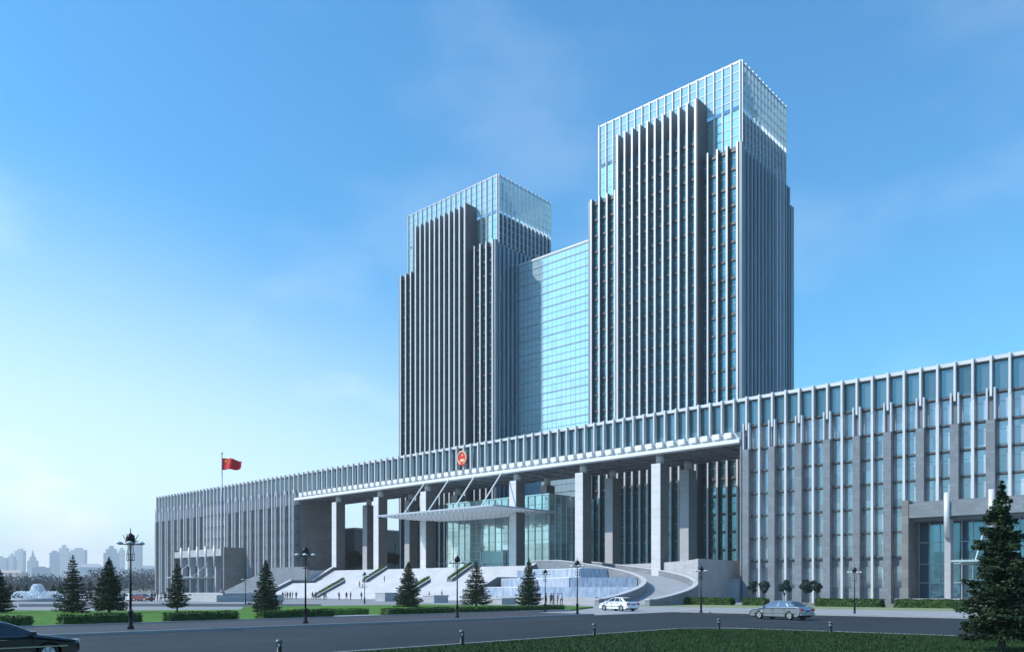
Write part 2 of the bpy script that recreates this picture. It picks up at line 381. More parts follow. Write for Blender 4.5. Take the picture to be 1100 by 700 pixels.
# plaza road (dark strip) beyond the west lawn
pr = [gt(20, 103), gt(160, 106), gt(345, 105), gt(345, 122), gt(160, 126), gt(20, 124)]
sheet('plaza_road', pr, .014, M['walk'])
sheet('verge', rect(72.5, 165, 90, 106.5), .05, M['verge'], thick=.04)
# grass tufts of the near lawn
def leaf_quads(P, size, rng, flat=0., asp=.5):
    """random little quads at the points P"""
    n = len(P); a = rng.normal(size=(n,3)); 
    if flat: a[:,2] *= flat
    a /= np.linalg.norm(a, axis=1)[:,None]
    b = rng.normal(size=(n,3)); b -= (a*b).sum(1)[:,None]*a; b /= np.linalg.norm(b, axis=1)[:,None]
    s = (size*(.6+.8*rng.random(n)))[:,None]
    v = np.stack([P-a*s, P-b*s*asp, P+a*s, P+b*s*asp], 1).reshape(-1,3)
    return v, np.arange(4*n).reshape(-1,4)
def leaf_obj(name, v, f, mat, parent=None, loc=(0,0,0)):
    off = world_of(parent) if parent else loc
    me = bpy.data.meshes.new(name); me.from_pydata((v-np.array(off)).tolist(), [], f.tolist()); me.materials.append(mat); me.update()
    o = bpy.data.objects.new(name, me); COL.objects.link(o)
    if parent: o.parent = parent
    else: o.location = off
    return o
rng = np.random.default_rng(3)
n = 60000
px_ = rng.random(n)*26+113.2; dd = 12+rng.random(n)*29.4
keep = ~((px_ < 116) & (dd > 38.6))
px_, dd = px_[keep], dd[keep]; n = len(px_)
base = np.stack([px_, dd-133.3, np.full(n, .12)], 1)
ang = rng.random(n)*6.28; wv = np.stack([np.cos(ang), np.sin(ang), np.zeros(n)], 1)*.018
tip = base + np.stack([rng.normal(size=n)*.03, rng.normal(size=n)*.03, .05+.06*rng.random(n)], 1)
v = np.stack([base-wv, base+wv, tip], 1).reshape(-1,3)
o = leaf_obj('grass', v, np.arange(3*n).reshape(-1,3), M['blade']); o['kind'] = 'stuff'; tag(o, 'dark green grass blades of the near lawn', 'grass')

# ------------------------------------------------------------------ office wings and portico
S = 2.36                                                    # facade module
FLO = [30.8, 26.75, 22.85, 18.95, 15.05, 11.15, 7.3]
fin_mesh = bmesh_box('fin', .34, 1.4, 36.0, M['fin'])
fin_low = bmesh_box('fin', .34, 1.4, 30.8, M['fin'])
attic_fin = bmesh_box('attic_fin', .30, .80, 5.9, M['fin'])
pier_mesh = bmesh_box('pier', 1.15, 1.70, 26.7, M['stone'])
rod_mesh = bmesh_box('rod', .24, .8, 4.6, M['fin_grey'])
win_meshes = {}
def window_mesh(h, wd):
    k = (round(h,2), round(wd,2))
    if k not in win_meshes:
        b = MB(); b.box(-wd/2, wd/2, 0, .06, 0, h, 0)
        b.box(-wd/2, wd/2, -.05, 0, h*.66, h*.66+.06, 1)    # transom
        b.box(wd/2-.04, wd/2, -.05, 0, 0, h, 1); b.box(-wd/2, -wd/2+.04, -.05, 0, 0, h, 1)
        b.box(-wd/2, wd/2, -.03, 0, h*.33, h*.33+.03, 1)
        win_meshes[k] = b.mesh('window', [M['win'], M['fin_grey']])
    return win_meshes[k]
def wing(sx, label):
    root = thing('office_wing', label, 'office wing', (sx*115.6, 0, 0), 'pair of long office wings')
    x0, x1 = (69.6, 161.2) if sx > 0 else (-161.2, -69.6)
    MB().box(x0, x1, 1.45, 17, 0, 35.2).build('wall', [M['stone_wall']], root)
    MB().box(x0+.05, x1-.05, 1.35, 1.45, 0, 30.9).build('recess_back', M['tower_side'], root)
    MB().box(x0, x1, .35, 17.2, 35.4, 35.95).box(x0, x1, .6, 17, 35.2, 35.4, 1).build('roof_edge', [M['fin'], M['stone_dark']], root)
    MB().box(x0, x1, .95, 1.2, 30.95, 35.2).build('attic_glazing', M['attic_glass'], root)
    b = MB()
    for z in FLO: b.box(x0, x1, .45, 1.35, z-.12, z+.14)
    b.build('floor_band', M['tower_dark'], root)
    b = MB().box(x0, x1, .80, 1.2, 5.9, 7.15).box(x0, x1, .80, 1.2, 0, 2.45)
    b.build('stone_band', M['stone'], root)
    if sx > 0: MB().box(69.6, 69.62+.25, .0, 1.2, 0, 30).build('end_pier', M['stone'], root)
    wins = []
    for k in range(30, 69):
        x = sx*k*S; glazed = 47 <= k <= 53
        inst(attic_fin, 'attic_fin', root, (x, -.12, 30.1))
        if glazed or k % 2:
            if 42 <= k <= 56: inst(bmesh_box('fin', .40, .95, 15.6, M['fin']), 'fin', root, (x, -.05, 15.2))
            else: inst(fin_low, 'fin', root, (x, -.05, 0))
        else:
            zb = 15.3 if 42 <= k <= 56 else 0
            inst(pier_mesh if zb == 0 else bmesh_box('pier', 1.15, 1.70, 26.7-zb, M['stone']), 'pier', root, (x, -.35, zb))
            for s in (-1, 1): inst(rod_mesh, 'rod', root, (x+s*.5, -.2, 26.7))
        if k < 68:
            nx = sx*(k+1)*S; odd = k % 2
            gz = 47 <= k < 53
            wl_, wr_ = (.2, .2) if gz else ((.2, .58) if (odd if sx > 0 else not odd) else (.58, .2))
            a, c = min(x, nx)+wl_, max(x, nx)-wr_
            for i, zt in enumerate(FLO):
                zb = FLO[i+1] if i < 6 else 5.9-3.4
                zt_, zb_ = (zt-.14, zb+.16) if i < 6 else (5.88, 2.5)
                if 42 <= k < 56 and zb_ < 14: continue
                wins.append((dist_cam((a+c)/2, 0), (a+c)/2, zb_, zt_-zb_, c-a))
    wins.sort()
    for d, x, z, h, wd in wins[:100]:
        inst(window_mesh(h, wd), 'window', root, (x, 1.2, z))
    b = MB()
    for d, x, z, h, wd in wins[100:]:
        b.box(x-wd/2, x+wd/2, 1.2, 1.26, z, z+h, 0); b.box(x-wd/2, x+wd/2, 1.15, 1.2, z+h*.66, z+h*.66+.06, 1)
    o = b.build('window', [M['win'], M['fin_grey']], root); o['kind'] = 'stuff'
    # entrance pavilion (part of the wing)
    px0, px1 = sx*115.6-17.1, sx*115.6+17.1
    pv = MB().box(px0+.9, px1-.9, -5.5, 1.2, 12.2, 15.0).box(px0+.9, px1-.9, -6.8, -5.5, 12.6, 14.6)
    pv = pv.build('pavilion_lintel', M['stone_light'] if sx < 0 else M['stone'], root)
    for xa in (px0, px1-.9): MB().box(xa, xa+.9, -6.9, 1.2, 0, 15.2).build('pavilion_side_wall', M['stone_wall'], root)
    for i in range(7):
        x = px0+.45+i*(px1-px0-.9)/6
        if 0 < i < 6: inst(bmesh_box('pavilion_column', .8, 1.6, 12.2, M['stone_light']), 'pavilion_column', root, (x, -6.6, 0))
        if 0 < i < 6: MB().tube((x, -6.9, 9.5 if 0 < i < 6 else 0), (x, -6.9, 15.9), .38, .38, 12).build('pavilion_fin', M['fin'], root, True)
    g = MB().box(px0+.9, px1-.9, -1.6, -1.4, .45, 12.2).build('pavilion_glazing', M['pav_glass'], root)
    b = MB()
    xx = px0+.9
    while xx < px1-.9: b.box(xx-.05, xx+.05, -1.75, -1.6, .5, 12.2); xx += 1.45
    for z in (3.2, 6.0, 9.2): b.box(px0+.9, px1-.9, -1.75, -1.6, z-.05, z+.05)
    b.build('mullion', M['fin_grey'], root)
    MB().box(px0-.5, px1+.5, -8.5, 1.2, 0, .9).box(px0+2, px1-2, -9.5, -8.5, 0, .45).build('plinth', M['stone_light'], root)
    b = MB().box(px0+8, px1-8, -13, -2, 5.9, 6.15, 0)
    for i in range(5):
        x = px0+9+i*(px1-px0-18)/4; b.box(x-.1, x+.1, -12.6, -2, 5.6, 5.9, 1)
    b.build('entrance_canopy', [M['canopy_glass'], M['fin']], root)
    for s in (-1, 1):
        MB().tube((sx*115.6+s*6.5, -11.5, 6.1), (sx*115.6+s*6.5, -6.6, 10.5), .1).build('canopy_rod', M['fin'], root)
    return root
wing(1, 'long grey office wing with tall piers, right of the portico')
lw = wing(-1, 'long grey office wing far left, behind the flagpole')

# portico
pt = thing('portico', 'giant portico bridge of white fins and glass on tall columns, between the two wings', 'portico', (0, 8, 0))
b = MB().box(-69.6, 69.6, 1.25, 17, 29.0, 35.2, 0).build('beam_core', M['stone_dark'], pt)
MB().box(-69.6, 69.6, .95, 1.2, 30.15, 35.2).build('attic_glazing', M['attic_glass'], pt)
MB().box(-69.6, 69.6, .35, 17.2, 35.4, 35.95).box(-69.6, 69.6, .6, 17, 35.2, 35.4, 1).build('roof_edge', [M['fin'], M['stone_dark']], pt)
MB().box(-69.6, 69.6, .75, 1.2, 28.7, 30.15).build('grey_band', M['fin_grey'], pt)
MB().box(-69.7, 69.7, -.55, 1.2, 28.05, 28.68).build('white_edge', M['white'], pt)
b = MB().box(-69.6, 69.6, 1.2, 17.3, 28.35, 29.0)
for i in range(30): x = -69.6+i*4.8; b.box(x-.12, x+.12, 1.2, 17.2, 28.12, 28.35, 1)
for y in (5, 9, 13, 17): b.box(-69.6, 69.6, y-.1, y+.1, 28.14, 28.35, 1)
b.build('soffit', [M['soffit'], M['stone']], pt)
block = bmesh_box('block', 1.35, .85, .95, M['white'])
for k in range(-29, 30): inst(attic_fin, 'attic_fin', pt, (k*S, -.12, 30.1))
for k in range(-29, 29): inst(block, 'block', pt, ((k+.5)*S, -.1, 29.15))
for row, yd in ((0, 134.1), (1, 144.7)):
    for x in (-51.9, -33.4, -14.9, 14.9, 33.4, 51.9):
        y0 = yd-133.3
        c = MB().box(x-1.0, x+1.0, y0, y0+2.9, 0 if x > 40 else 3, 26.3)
        c = c.build('column', M['column_shade'], pt)
        MB().box(x-1.0, x+1.0, y0-.14, y0-.003, 0 if x > 40 else 3, 26.3).build('lit_front', M['column'] if row == 0 else M['stone_light'], c)  # front slab added to hold the lit tone; back row toned down for shade
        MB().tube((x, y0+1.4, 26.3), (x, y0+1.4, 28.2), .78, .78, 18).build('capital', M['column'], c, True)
# emblem
def star_pts(r, n=5, r2=.4, rot=math.pi/2):
    return [((r if i % 2 == 0 else r*r2)*math.cos(rot+i*math.pi/n), (r if i % 2 == 0 else r*r2)*math.sin(rot+i*math.pi/n)) for i in range(2*n)]
em = thing('emblem', 'round red and gold emblem fixed to the portico front above the canopy', 'emblem', (0, -.15, 32.7))
def disc(b, r, y0, y1, cx=0, cz=32.9, sx=1, sz=1, n=36, m=0):
    p = [(cx+r*sx*math.cos(2*math.pi*i/n), cz+r*sz*math.sin(2*math.pi*i/n)) for i in range(n)]
    k = len(b.v); b.v += [(x, y0, z) for x, z in p]+[(x, y1, z) for x, z in p]
    b.f.append(tuple(k+i for i in range(n))); b.m.append(m); b.f.append(tuple(k+n+n-1-i for i in range(n))); b.m.append(m)
    for i in range(n): j = (i+1) % n; b.f.append((k+j, k+i, k+n+i, k+n+j)); b.m.append(m)
b = MB(); disc(b, 1.5, -.42, -.2, n=40, sz=1.06); b.build('disc', M['emred'], em)
b = MB()
for i in range(52):
    a = math.pi*1.5 + (i+.5)/52*2*math.pi
    if abs(((a-math.pi*1.5+math.pi) % (2*math.pi))-math.pi) < .32: continue
    x, z = 1.38*math.cos(a), 32.9+1.47*math.sin(a)
    b.tube((x-.16*math.sin(a), -.5, z+.16*math.cos(a)), (x+.16*math.sin(a), -.5, z-.16*math.cos(a)), .19, .12, 6)
b.build('wreath', M['goldm'], em)
b = MB()
def star(b, x, z, r, y, rot=math.pi/2, t=.06):
    p = star_pts(r, rot=rot); k = len(b.v); n_ = len(p)
    b.v += [(x+q[0], y, z+q[1]) for q in p] + [(x, y-t, z)]
    for i in range(n_): b.f.append((k+i, k+(i+1) % n_, k+n_)); b.m.append(0)
star(b, 0, 33.55, .36, -.43)
for a, r in ((200, .62), (235, .5), (305, .5), (340, .62)): star(b, r*1.25*math.cos(R(a)), 33.75+r*math.sin(R(a)), .13, -.43)
b.build('star', M['goldm'], em)
b = MB().box(-.75, .75, -.47, -.42, 32.15, 32.35).box(-.62, .62, -.47, -.42, 32.38, 32.5).box(-.4, .4, -.47, -.42, 32.53, 32.62)
for x in (-.55, -.28, 0, .28, .55): b.box(x-.05, x+.05, -.47, -.42, 31.9, 32.15)
b.build('gate_relief', M['goldm'], em)
b = MB(); disc(b, .42, -.6, -.38, 0, 31.45, n=20)
for s in (-1, 1):
    b.yz_prism([(-.55, 31.9), (-.55, 31.3), (-.4, 31.2), (-.4, 31.9)], min(s*.2, s*1.15), max(s*.2, s*1.15))
b.build('ribbon', M['emred'], em)

# ------------------------------------------------------------------ towers
def tower(cx, label):
    root = thing('office_tower', label, 'tower', (cx, 41, 7.4), 'twin office towers')
    ZB, ZM, ZC = 97.7, 109.5, 116.6
    MB().box(cx-19.6, cx+19.6, 28.6, 53.6, 7.4, 97.0).build('body', M['side_glass'], root)
    b = MB().box(cx-10.3, cx+10.3, 26.9, 29.9, 7.4, 103.8).build('bay_body', M['tower_dark'], root)
    # side walls of the projecting bay
    for s in (-1, 1):
        xo = cx+s*10.55
        MB().box(xo-.28, xo+.28, 25.6, 30.0, 7.4, ZM+.1).build('bay_side_wall', M['tower_dark'], root)
    finm = MB().box(-.21, .21, 0, .16, 0, ZM-7.4, 0).box(-.18, .18, .16, 1.5, 0, ZM-7.4, 1).box(-.2, .2, 1.5, 4.2, 96.4, ZM-7.4, 1).mesh('fin', [M['fin'], M['tower_side']])  # flanks darker than the fronts: their shade is put into the colour
    for i in range(11): inst(finm, 'fin', root, (cx-10.3+i*2.06, 25.55, 7.4))
    finb = MB().box(-.21, .21, 0, .16, 0, ZB-7.4, 0).box(-.18, .18, .16, 1.3, 0, ZB-7.4, 1).mesh('fin', [M['fin'], M['tower_dark']])  # same darker flanks, painted in for the shade on these fins
    offs = (-19.3, -16.9, -14.6, -12.3, 12.3, 14.6, 16.9, 19.3)
    for x in offs: inst(finb, 'fin', root, (cx+x, 27.35, 7.4))
    def strip(w_, h, mat, dep=.1):
        b = MB().box(-w_/2, w_/2, 0, dep, 0, h, 0); z = 3.0
        while z < h-.5:
            b.box(-w_/2, w_/2, -.35, 0, z, z+.55, 1); b.box(-w_/2, w_/2, -.12, 0, z-1.35, z-1.27, 2); z += 3.9
        return b.mesh('window_strip', [mat, M['tower_dark'], M['fin_grey']])
    sm = strip(1.5, 96.2, M['win_teal'])
    for i in range(10): inst(sm, 'window_strip', root, (cx-10.3+(i+.5)*2.06, 26.75, 7.4))
    sb = strip(1.75, 89.5, M['win_teal'])
    for x in (-18.1, -15.75, -13.45, -11.3, 11.3, 13.45, 15.75, 18.1): inst(sb, 'window_strip', root, (cx+x, 28.45, 7.4))
    for s in (-1, 1):
        MB().box(cx+s*19.9-.4, cx+s*19.9+.4, 27.6, 28.6, 7.4, ZB-.2).build('corner_pier', M['tower_side'], root)
    # side faces
    sf = MB().box(-.4, .1, -.14, .14, 0, ZB-8.2, 0).mesh('side_fin', M['side_fin'])
    sf2 = MB().box(-.4, .25, -.16, .16, 0, ZB-6.4, 0).mesh('side_fin', M['fin_grey'])
    for s in (-1, 1):
        for i in range(14):
            y = 29.6+i*1.78
            o_ = inst(sf if i not in (9, 10, 11) else sf2, 'side_fin', root, (cx+s*19.95, y, 7.4))
            if s < 0: o_.rotation_euler.z = math.pi
        MB().box(cx+s*19.9-.35, cx+s*19.9+.35, 53.0, 54.6, 7.4, ZB-5).build('corner_pier', M['tower_side'], root)
    MB().box(cx-19.6, cx+19.6, 28.6, 53.6, 97.0, 97.35).build('terrace', M['stone_dark'], root)
    # crown
    MB().box(cx-18.55, cx+18.55, 30.35, 52.8, 97.3, 106).build('crown_body', M['side_glass'], root)
    MB().box(cx-18.7, cx+18.6, 30.2, 30.34, 97.3, 106).build('crown_glazing', M['crown_glass'], root)
    MB().box(cx-18.3, cx+18.3, 30.6, 52.4, 106, 106.5).build('roof', M['stone_dark'], root)
    MB().box(cx-6, cx+6, 38, 48, 106.5, 111).build('plant_room', M['fin_grey'], root)
    for nm, bx in (('parapet_screen', (cx-18.7, cx+18.7, 30.2, 30.26)), ('parapet_screen', (cx+18.64, cx+18.7, 30.3, 52.7)), ('parapet_screen', (cx-18.7, cx-18.64, 30.3, 52.7)), ('parapet_screen', (cx-18.7, cx+18.7, 52.74, 52.8))):
        MB().box(*bx, 107.0, 116.4).build(nm, M['parapet_glass'], root)
    cf = MB().box(-.085, .085, 0, .4, 0, ZC-97.3).mesh('crown_fin', M['fin'])
    for i in range(19): inst(cf, 'crown_fin', root, (cx-18.7+i*37.4/18, 29.85, 97.3))
    for i in range(19): inst(cf, 'crown_fin', root, (cx-18.7+i*37.4/18, 52.8, 97.3))
    cs = MB().box(.1, .5, -.10, .10, 0, ZC-97.3).mesh('crown_fin', M['fin'])
    for i in range(14):
        y = 30.3+i*22.4/13
        inst(cs, 'crown_fin', root, (cx+18.7, y, 97.3)); inst(cs, 'crown_fin', root, (cx-19.3, y, 97.3))
    b = MB()
    for i in range(10):
        z = 98.6+i*1.96
        if abs(z-106.5) < .5: continue
        b.box(cx-18.75, cx+18.75, 30.1, 30.2, z-.05, z+.05); b.box(cx+18.7, cx+18.82, 30.2, 52.8, z-.05, z+.05)
        b.box(cx-18.82, cx-18.7, 30.2, 52.8, z-.05, z+.05); b.box(cx-18.75, cx+18.75, 52.8, 52.9, z-.05, z+.05)
    b.build('transom', M['fin_grey'], root)
    b = MB().box(cx-18.8, cx+18.8, 30.05, 30.3, 116.35, 116.6).box(cx-18.8, cx+18.8, 52.7, 52.95, 116.35, 116.6).box(cx+18.55, cx+18.85, 30.3, 52.7, 116.35, 116.6).box(cx-18.85, cx-18.55, 30.3, 52.7, 116.35, 116.6)
    b.build('coping', M['fin_grey'], root)
    return root
tower(36, 'taller looking office tower at right, glass crown above dark ribs')
tower(-36, 'office tower at left, farther off, beside the flag side of the portico')
# glass link between the towers
lk = thing('glass_link', 'pale cyan glass block joining the two towers', 'building', (0, 42, 7.4))
MB().box(-16.3, 16.3, 37.6, 48, 7.4, 93.0).build('glazing', M['link_glass'], lk)
b = MB(); z = 9.0; q = 0
while z < 93: b.box(-16.3, 16.3, 37.5 if q % 2 else 37.45, 37.6, z-(.06 if q % 2 else .13), z+(.06 if q % 2 else .13)); z += 1.95; q += 1
b.build('transom', M['side_fin'], lk)
b = MB(); x = -15.2
while x < 16: b.box(x-.02, x+.02, 37.55, 37.6, 7.4, 93.0); x += 1.6
b.build('mullion', M['fin_grey'], lk)
MB().box(-16.3, 16.3, 37.4, 48.1, 93.0, 93.5).build('coping', M['fin'], lk)

# rear block seen through the portico
rb = thing('rear_building', 'low warm grey building seen between the left columns', 'building', (-90, 45, 0))
MB().box(-108, -75, 25, 78, 0, 21.3).build('wall', M['stone_wall'], rb)
MB().box(-108.2, -74.8, 24.8, 78.2, 21.3, 21.8).build('coping', M['stone_light'], rb)
wm = MB().box(0, .12, -.35, .35, 0, 9).mesh('window', M['tower_dark'])
for i in range(11): inst(wm, 'window', rb, (-75.02, 28.5+i*4.4, 8.6))

# ------------------------------------------------------------------ podium, ramp, cascade, stairs
C0 = (28, Y(92))
def arc(r, a0, a1, n): return [(C0[0]+r*math.cos(R(a0+(a1-a0)*i/n)), C0[1]+r*math.sin(R(a0+(a1-a0)*i/n))) for i in range(n+1)]
pod = [(-69.6, .02), (22.4, .02), (22.4, Y(92)+49.3)] + [p for p in arc(49.6, 92, 36, 16)] + [(66, 62), (-69.6, 62)]
pod = MB().prism(pod, 0, 7.35).build('podium', M['stone_light']); tag(pod, 'pale stone podium carrying the columns and towers', 'podium')
MB_ = MB().box(61.5, 69.58, -.5, 27, 0, 3.9); o = MB_.build('retaining_wall', stone('wall_panel', (.40,.39,.41), .9, 4.5, .02, .03)); tag(o, 'plain grey panelled wall under the right end of the portico', 'wall')
o = MB().box(61.3, 69.58, -.65, 27, 3.9, 4.05).build('coping', M['stone_light'], o)
def zr(th): return 7.38*min(1, max(0, (th-2)/86))
rp = thing('ramp', 'curved grey car ramp sweeping down from the portico around the cascade', 'ramp', (C0[0]+45, C0[1], 0))
NA = 60
def ring(r0, r1, zf0, zf1, a0=0, a1=98, n=NA, cap=True):
    """solid curved band from radius r0 to r1, between heights zf0(theta) and zf1(theta)"""
    b = MB(); A = [a0+(a1-a0)*i/n for i in range(n+1)]
    def P(r, a, z): return (C0[0]+r*math.cos(R(a)), C0[1]+r*math.sin(R(a)), z)
    for i in range(n):
        a, c = A[i], A[i+1]
        b.face([P(r0,a,zf1(a)), P(r1,a,zf1(a)), P(r1,c,zf1(c)), P(r0,c,zf1(c))])
        b.face([P(r1,a,zf0(a)), P(r1,c,zf0(c)), P(r1,c,zf1(c)), P(r1,a,zf1(a))])
        b.face([P(r0,c,zf0(c)), P(r0,a,zf0(a)), P(r0,a,zf1(a)), P(r0,c,zf1(c))])
    if cap:
        for a in (a0, a1): 
            q = [P(r0,a,zf0(a)), P(r1,a,zf0(a)), P(r1,a,zf1(a)), P(r0,a,zf1(a))]; b.face(q if a == a0 else q[::-1])
    return b
zero = lambda a: 0.02
zroad = lambda a: 7.38*min(1, max(0, (a-9)/79))+.03
ring(41, 48.6, zero, zroad).build('roadway', pmat('ramp_paving', (.30, .32, .35), .7, 0, .08, .3), rp)
for ra, rb, nm in ((40.3, 41, 'inner_parapet'), (48.6, 49.25, 'outer_parapet')):
    pw = ring(ra, rb, zero, lambda a: zr(a)+.83).build(nm, M['parapet_shade'], rp)
    ring(ra-.06, rb+.05, lambda a: zr(a)+.83, lambda a: zr(a)+.97).build('coping', M['stair'], pw)
# cascade
cs_ = thing('cascade', 'curved white cascade fountain with water falling in stepped tiers, inside the ramp', 'fountain', (45, Y(105), 0))
def rimz(a): return zr(a)+.95
TZ = [6.2, 4.3, 2.6, .95]; TR = [40.15, 34.2, 28.4, 22.6]
LIM = [66, 44, 24]
def tz(i):
    def f(a):
        q = i
        while q < 3 and a < LIM[q]: q += 1
        return TZ[q]
    return f
for i in range(3):
    ring(TR[i+1]+.0, TR[i]-.02, zero, tz(i), 2, 97.5, 191, False).build('water_tier', [M['water'], M['curtain']], cs_)
    wt = cs_.children[-1] if cs_.children[-1].name.startswith('water_tier') else [c for c in cs_.children if c.name.startswith('water_tier')][-1]
    for p_ in wt.data.polygons: p_.material_index = 0 if abs(p_.normal.z) > .8 else 1
    ring(TR[i+1]-.12, TR[i+1]-.005, zero, lambda a, f=tz(i): f(a)-.06, LIM[i], 97.5, 80, False).build('water_curtain', M['curtain'], cs_, True)
    ring(TR[i+1]+.12, TR[i+1]+.42, zero, lambda a, f=tz(i): f(a)+.07, LIM[i], 97.5, 60, True).build('tier_lip', M['foam'], cs_)
# lower pool and its front wall
poolf = [(68.2, Y(92.6)), (49, Y(93)), (40, Y(97)), (30, Y(105)), (23.2, Y(113.5))]
pl = [(68.2, Y(92.8))] + [(C0[0]+24*math.cos(R(a)), C0[1]+24*math.sin(R(a))) for a in (5, 20, 40, 60, 80, 97)] + [(23.2, Y(113.5)), (30, Y(105)), (40, Y(97)), (49, Y(93))]
MB().prism(pl, .02, .85).build('pool', M['pool'], cs_)
b = MB()
for (x0,y0),(x1,y1) in zip(poolf[:-1], poolf[1:]):
    d = Vector((x1-x0, y1-y0)); n_ = Vector((-d.y, d.x)).normalized()*.4
    b.prism([(x0+n_.x,y0+n_.y),(x1+n_.x,y1+n_.y),(x1-n_.x,y1-n_.y),(x0-n_.x,y0-n_.y)][::-1], .02, 1.15)
b.build('basin_wall', M['stone_light'], cs_)

# stairs
st = thing('grand_staircase', 'wide pale granite staircase climbing to the portico', 'staircase', (-14, -10, 0))
def flight(z0, z1, y0, y1, nst, nm):
    b = MB(); prof = [(y0, .02)]
    for i in range(nst):
        yy = y0+(y1-y0)*i/nst; z_ = z0+(z1-z0)*(i+1)/nst
        prof += [(yy, z0+(z1-z0)*i/nst if i else max(z0, .02)), (yy, z_)]
    prof += [(y1, z1), (y1, .02)]
    # build as boxes: one per step (solid below)
    for i in range(nst):
        yy = y0+(y1-y0)*i/nst; b.box(-50.7, 22.4, yy, y0+(y1-y0)*(i+1)/nst, .02, z0+(z1-z0)*(i+1)/nst)
    return b.build(nm, M['stair'], st)
flight(0, 3.8, -21.5, -13.2, 24, 'lower_flight')
MB().box(-50.7, 22.4, -13.2, -6.6, .02, 3.8).build('landing', M['stair'], st)
flight(3.8, 7.35, -6.6, 0, 22, 'upper_flight')
def slope_prof(y0, y1, z0, z1, h=.8, low=None):
    return [(y0, .02), (y1, .02), (y1, z1+h), (y0, z0+h)]
for x, wd, nm in ((-51.3, 1.1, 'left'), (22.9, 1.0, 'right')):
    b = MB().yz_prism([(-22.3, .02), (.8, .02), (.8, 8.2), (-.3, 8.2), (-6.9, 4.6), (-13.4, 4.6), (-21.6, .9), (-22.3, .9)], x-wd/2, x+wd/2)
    b.build('parapet', M['stone_dark'], st)
    MB().yz_prism([(-22.3, .9), (-21.6, .9), (-13.4, 4.6), (-6.9, 4.6), (-.3, 8.2), (.8, 8.2), (.8, 8.32), (-.35, 8.32), (-6.95, 4.72), (-13.45, 4.72), (-21.62, 1.02), (-22.3, 1.02)], x-wd/2-.05, x+wd/2+.05).build('coping', M['stair'], st)
def hedge_leaves(x0, x1, y0, y1, zf0, zf1, dens, size, rng):
    """leaf quads on the surface of a box with (possibly sloping) top zf1(y)"""
    L = y1-y0; W = x1-x0; out = []
    H = float(np.mean([zf1(y0)-zf0(y0), zf1(y1)-zf0(y1)]))
    nt_ = int(L*W*dens); yy = y0+rng.random(nt_)*L; xx = x0+rng.random(nt_)*W; out.append(np.stack([xx, yy, np.array([zf1(q) for q in yy])+rng.normal(size=nt_)*size*.35], 1))
    for xs in (x0, x1):
        m_ = int(L*H*dens); yy = y0+rng.random(m_)*L; f = rng.random(m_)
        out.append(np.stack([np.full(m_, xs)+rng.normal(size=m_)*size*.35, yy, np.array([zf0(q)+(zf1(q)-zf0(q))*g for q, g in zip(yy, f)])], 1))
    for ys in (y0, y1):
        m_ = int(W*H*dens); xx = x0+rng.random(m_)*W; out.append(np.stack([xx, np.full(m_, ys)+rng.normal(size=m_)*size*.35, zf0(ys)+(zf1(ys)-zf0(ys))*rng.random(m_)], 1))
    return np.concatenate(out)
def planter(x, y0, y1, z0, z1, label):
    root = thing('stair_planter', label, 'planter', (x, y0, max(z0, 0)), 'sloping planters on the staircase')
    MB().yz_prism([(y0, .02), (y1, .02), (y1, z1+.55), (y0, z0+.55)], x-.9, x+.9).build('wall', M['stone_dark'], root)
    MB().yz_prism([(y0-.15, z0+.55), (y1, z1+.55), (y1, z1+.68), (y0-.15, z0+.68)], x-.98, x-.55).build('coping', M['stair'], root)
    MB().yz_prism([(y0-.15, z0+.55), (y1, z1+.55), (y1, z1+.68), (y0-.15, z0+.68)], x+.55, x+.98).build('coping', M['stair'], root)
    f = lambda y: z0+(z1-z0)*(y-y0)/(y1-y0)
    MB().yz_prism([(y0, z0+.5), (y1, z1+.5), (y1, z1+.95), (y0, z0+.95)], x-.5, x+.5).build('hedge_core', M['hedge'], root)
    P = hedge_leaves(x-.52, x+.52, y0, y1, lambda y: f(y)+.55, lambda y: f(y)+1.02, 60, .10, rng)
    v, fc = leaf_quads(P, .12, rng); leaf_obj('hedge_leaves', v, fc, M['hedge_bright'], root)
planter(-28.6, -21.3, -13.2, .1, 4.0, 'sloping hedge planter on the lower flight, left one')
planter(-28.6, -6.8, -.2, 4.0, 7.4, 'sloping hedge planter on the upper flight, left one')
planter(2.4, -21.3, -13.2, .1, 4.0, 'sloping hedge planter on the lower flight, right one')
planter(2.4, -6.8, -.2, 4.0, 7.4, 'sloping hedge planter on the upper flight, near the glass hall')
# low walls at the foot of the stairs
for i, (xa, ta, xb, tb, h, lab) in enumerate(((403, 150, 425, 150, 1.5, 'small white stone block at the foot of the stairs, left one'), (454, 136, 478, 136, 1.15, 'small white stone block at the foot of the stairs, middle one'), (523, 121, 552, 121, .85, 'low pinkish stone block near the cascade'))):
    p = gt(xa, ta); q = gt(xb, tb)
    b = MB().box(min(p[0],q[0]), max(p[0],q[0]), p[1], p[1]+3.2, .012, h).build('stone_block', M['stone_light']); tag(b, lab, 'stone block', 'stone blocks at the stair foot')
    MB().box(min(p[0],q[0])-.08, max(p[0],q[0])+.08, p[1]-.08, p[1]+3.28, h, h+.12).build('cap', M['stair'], b)

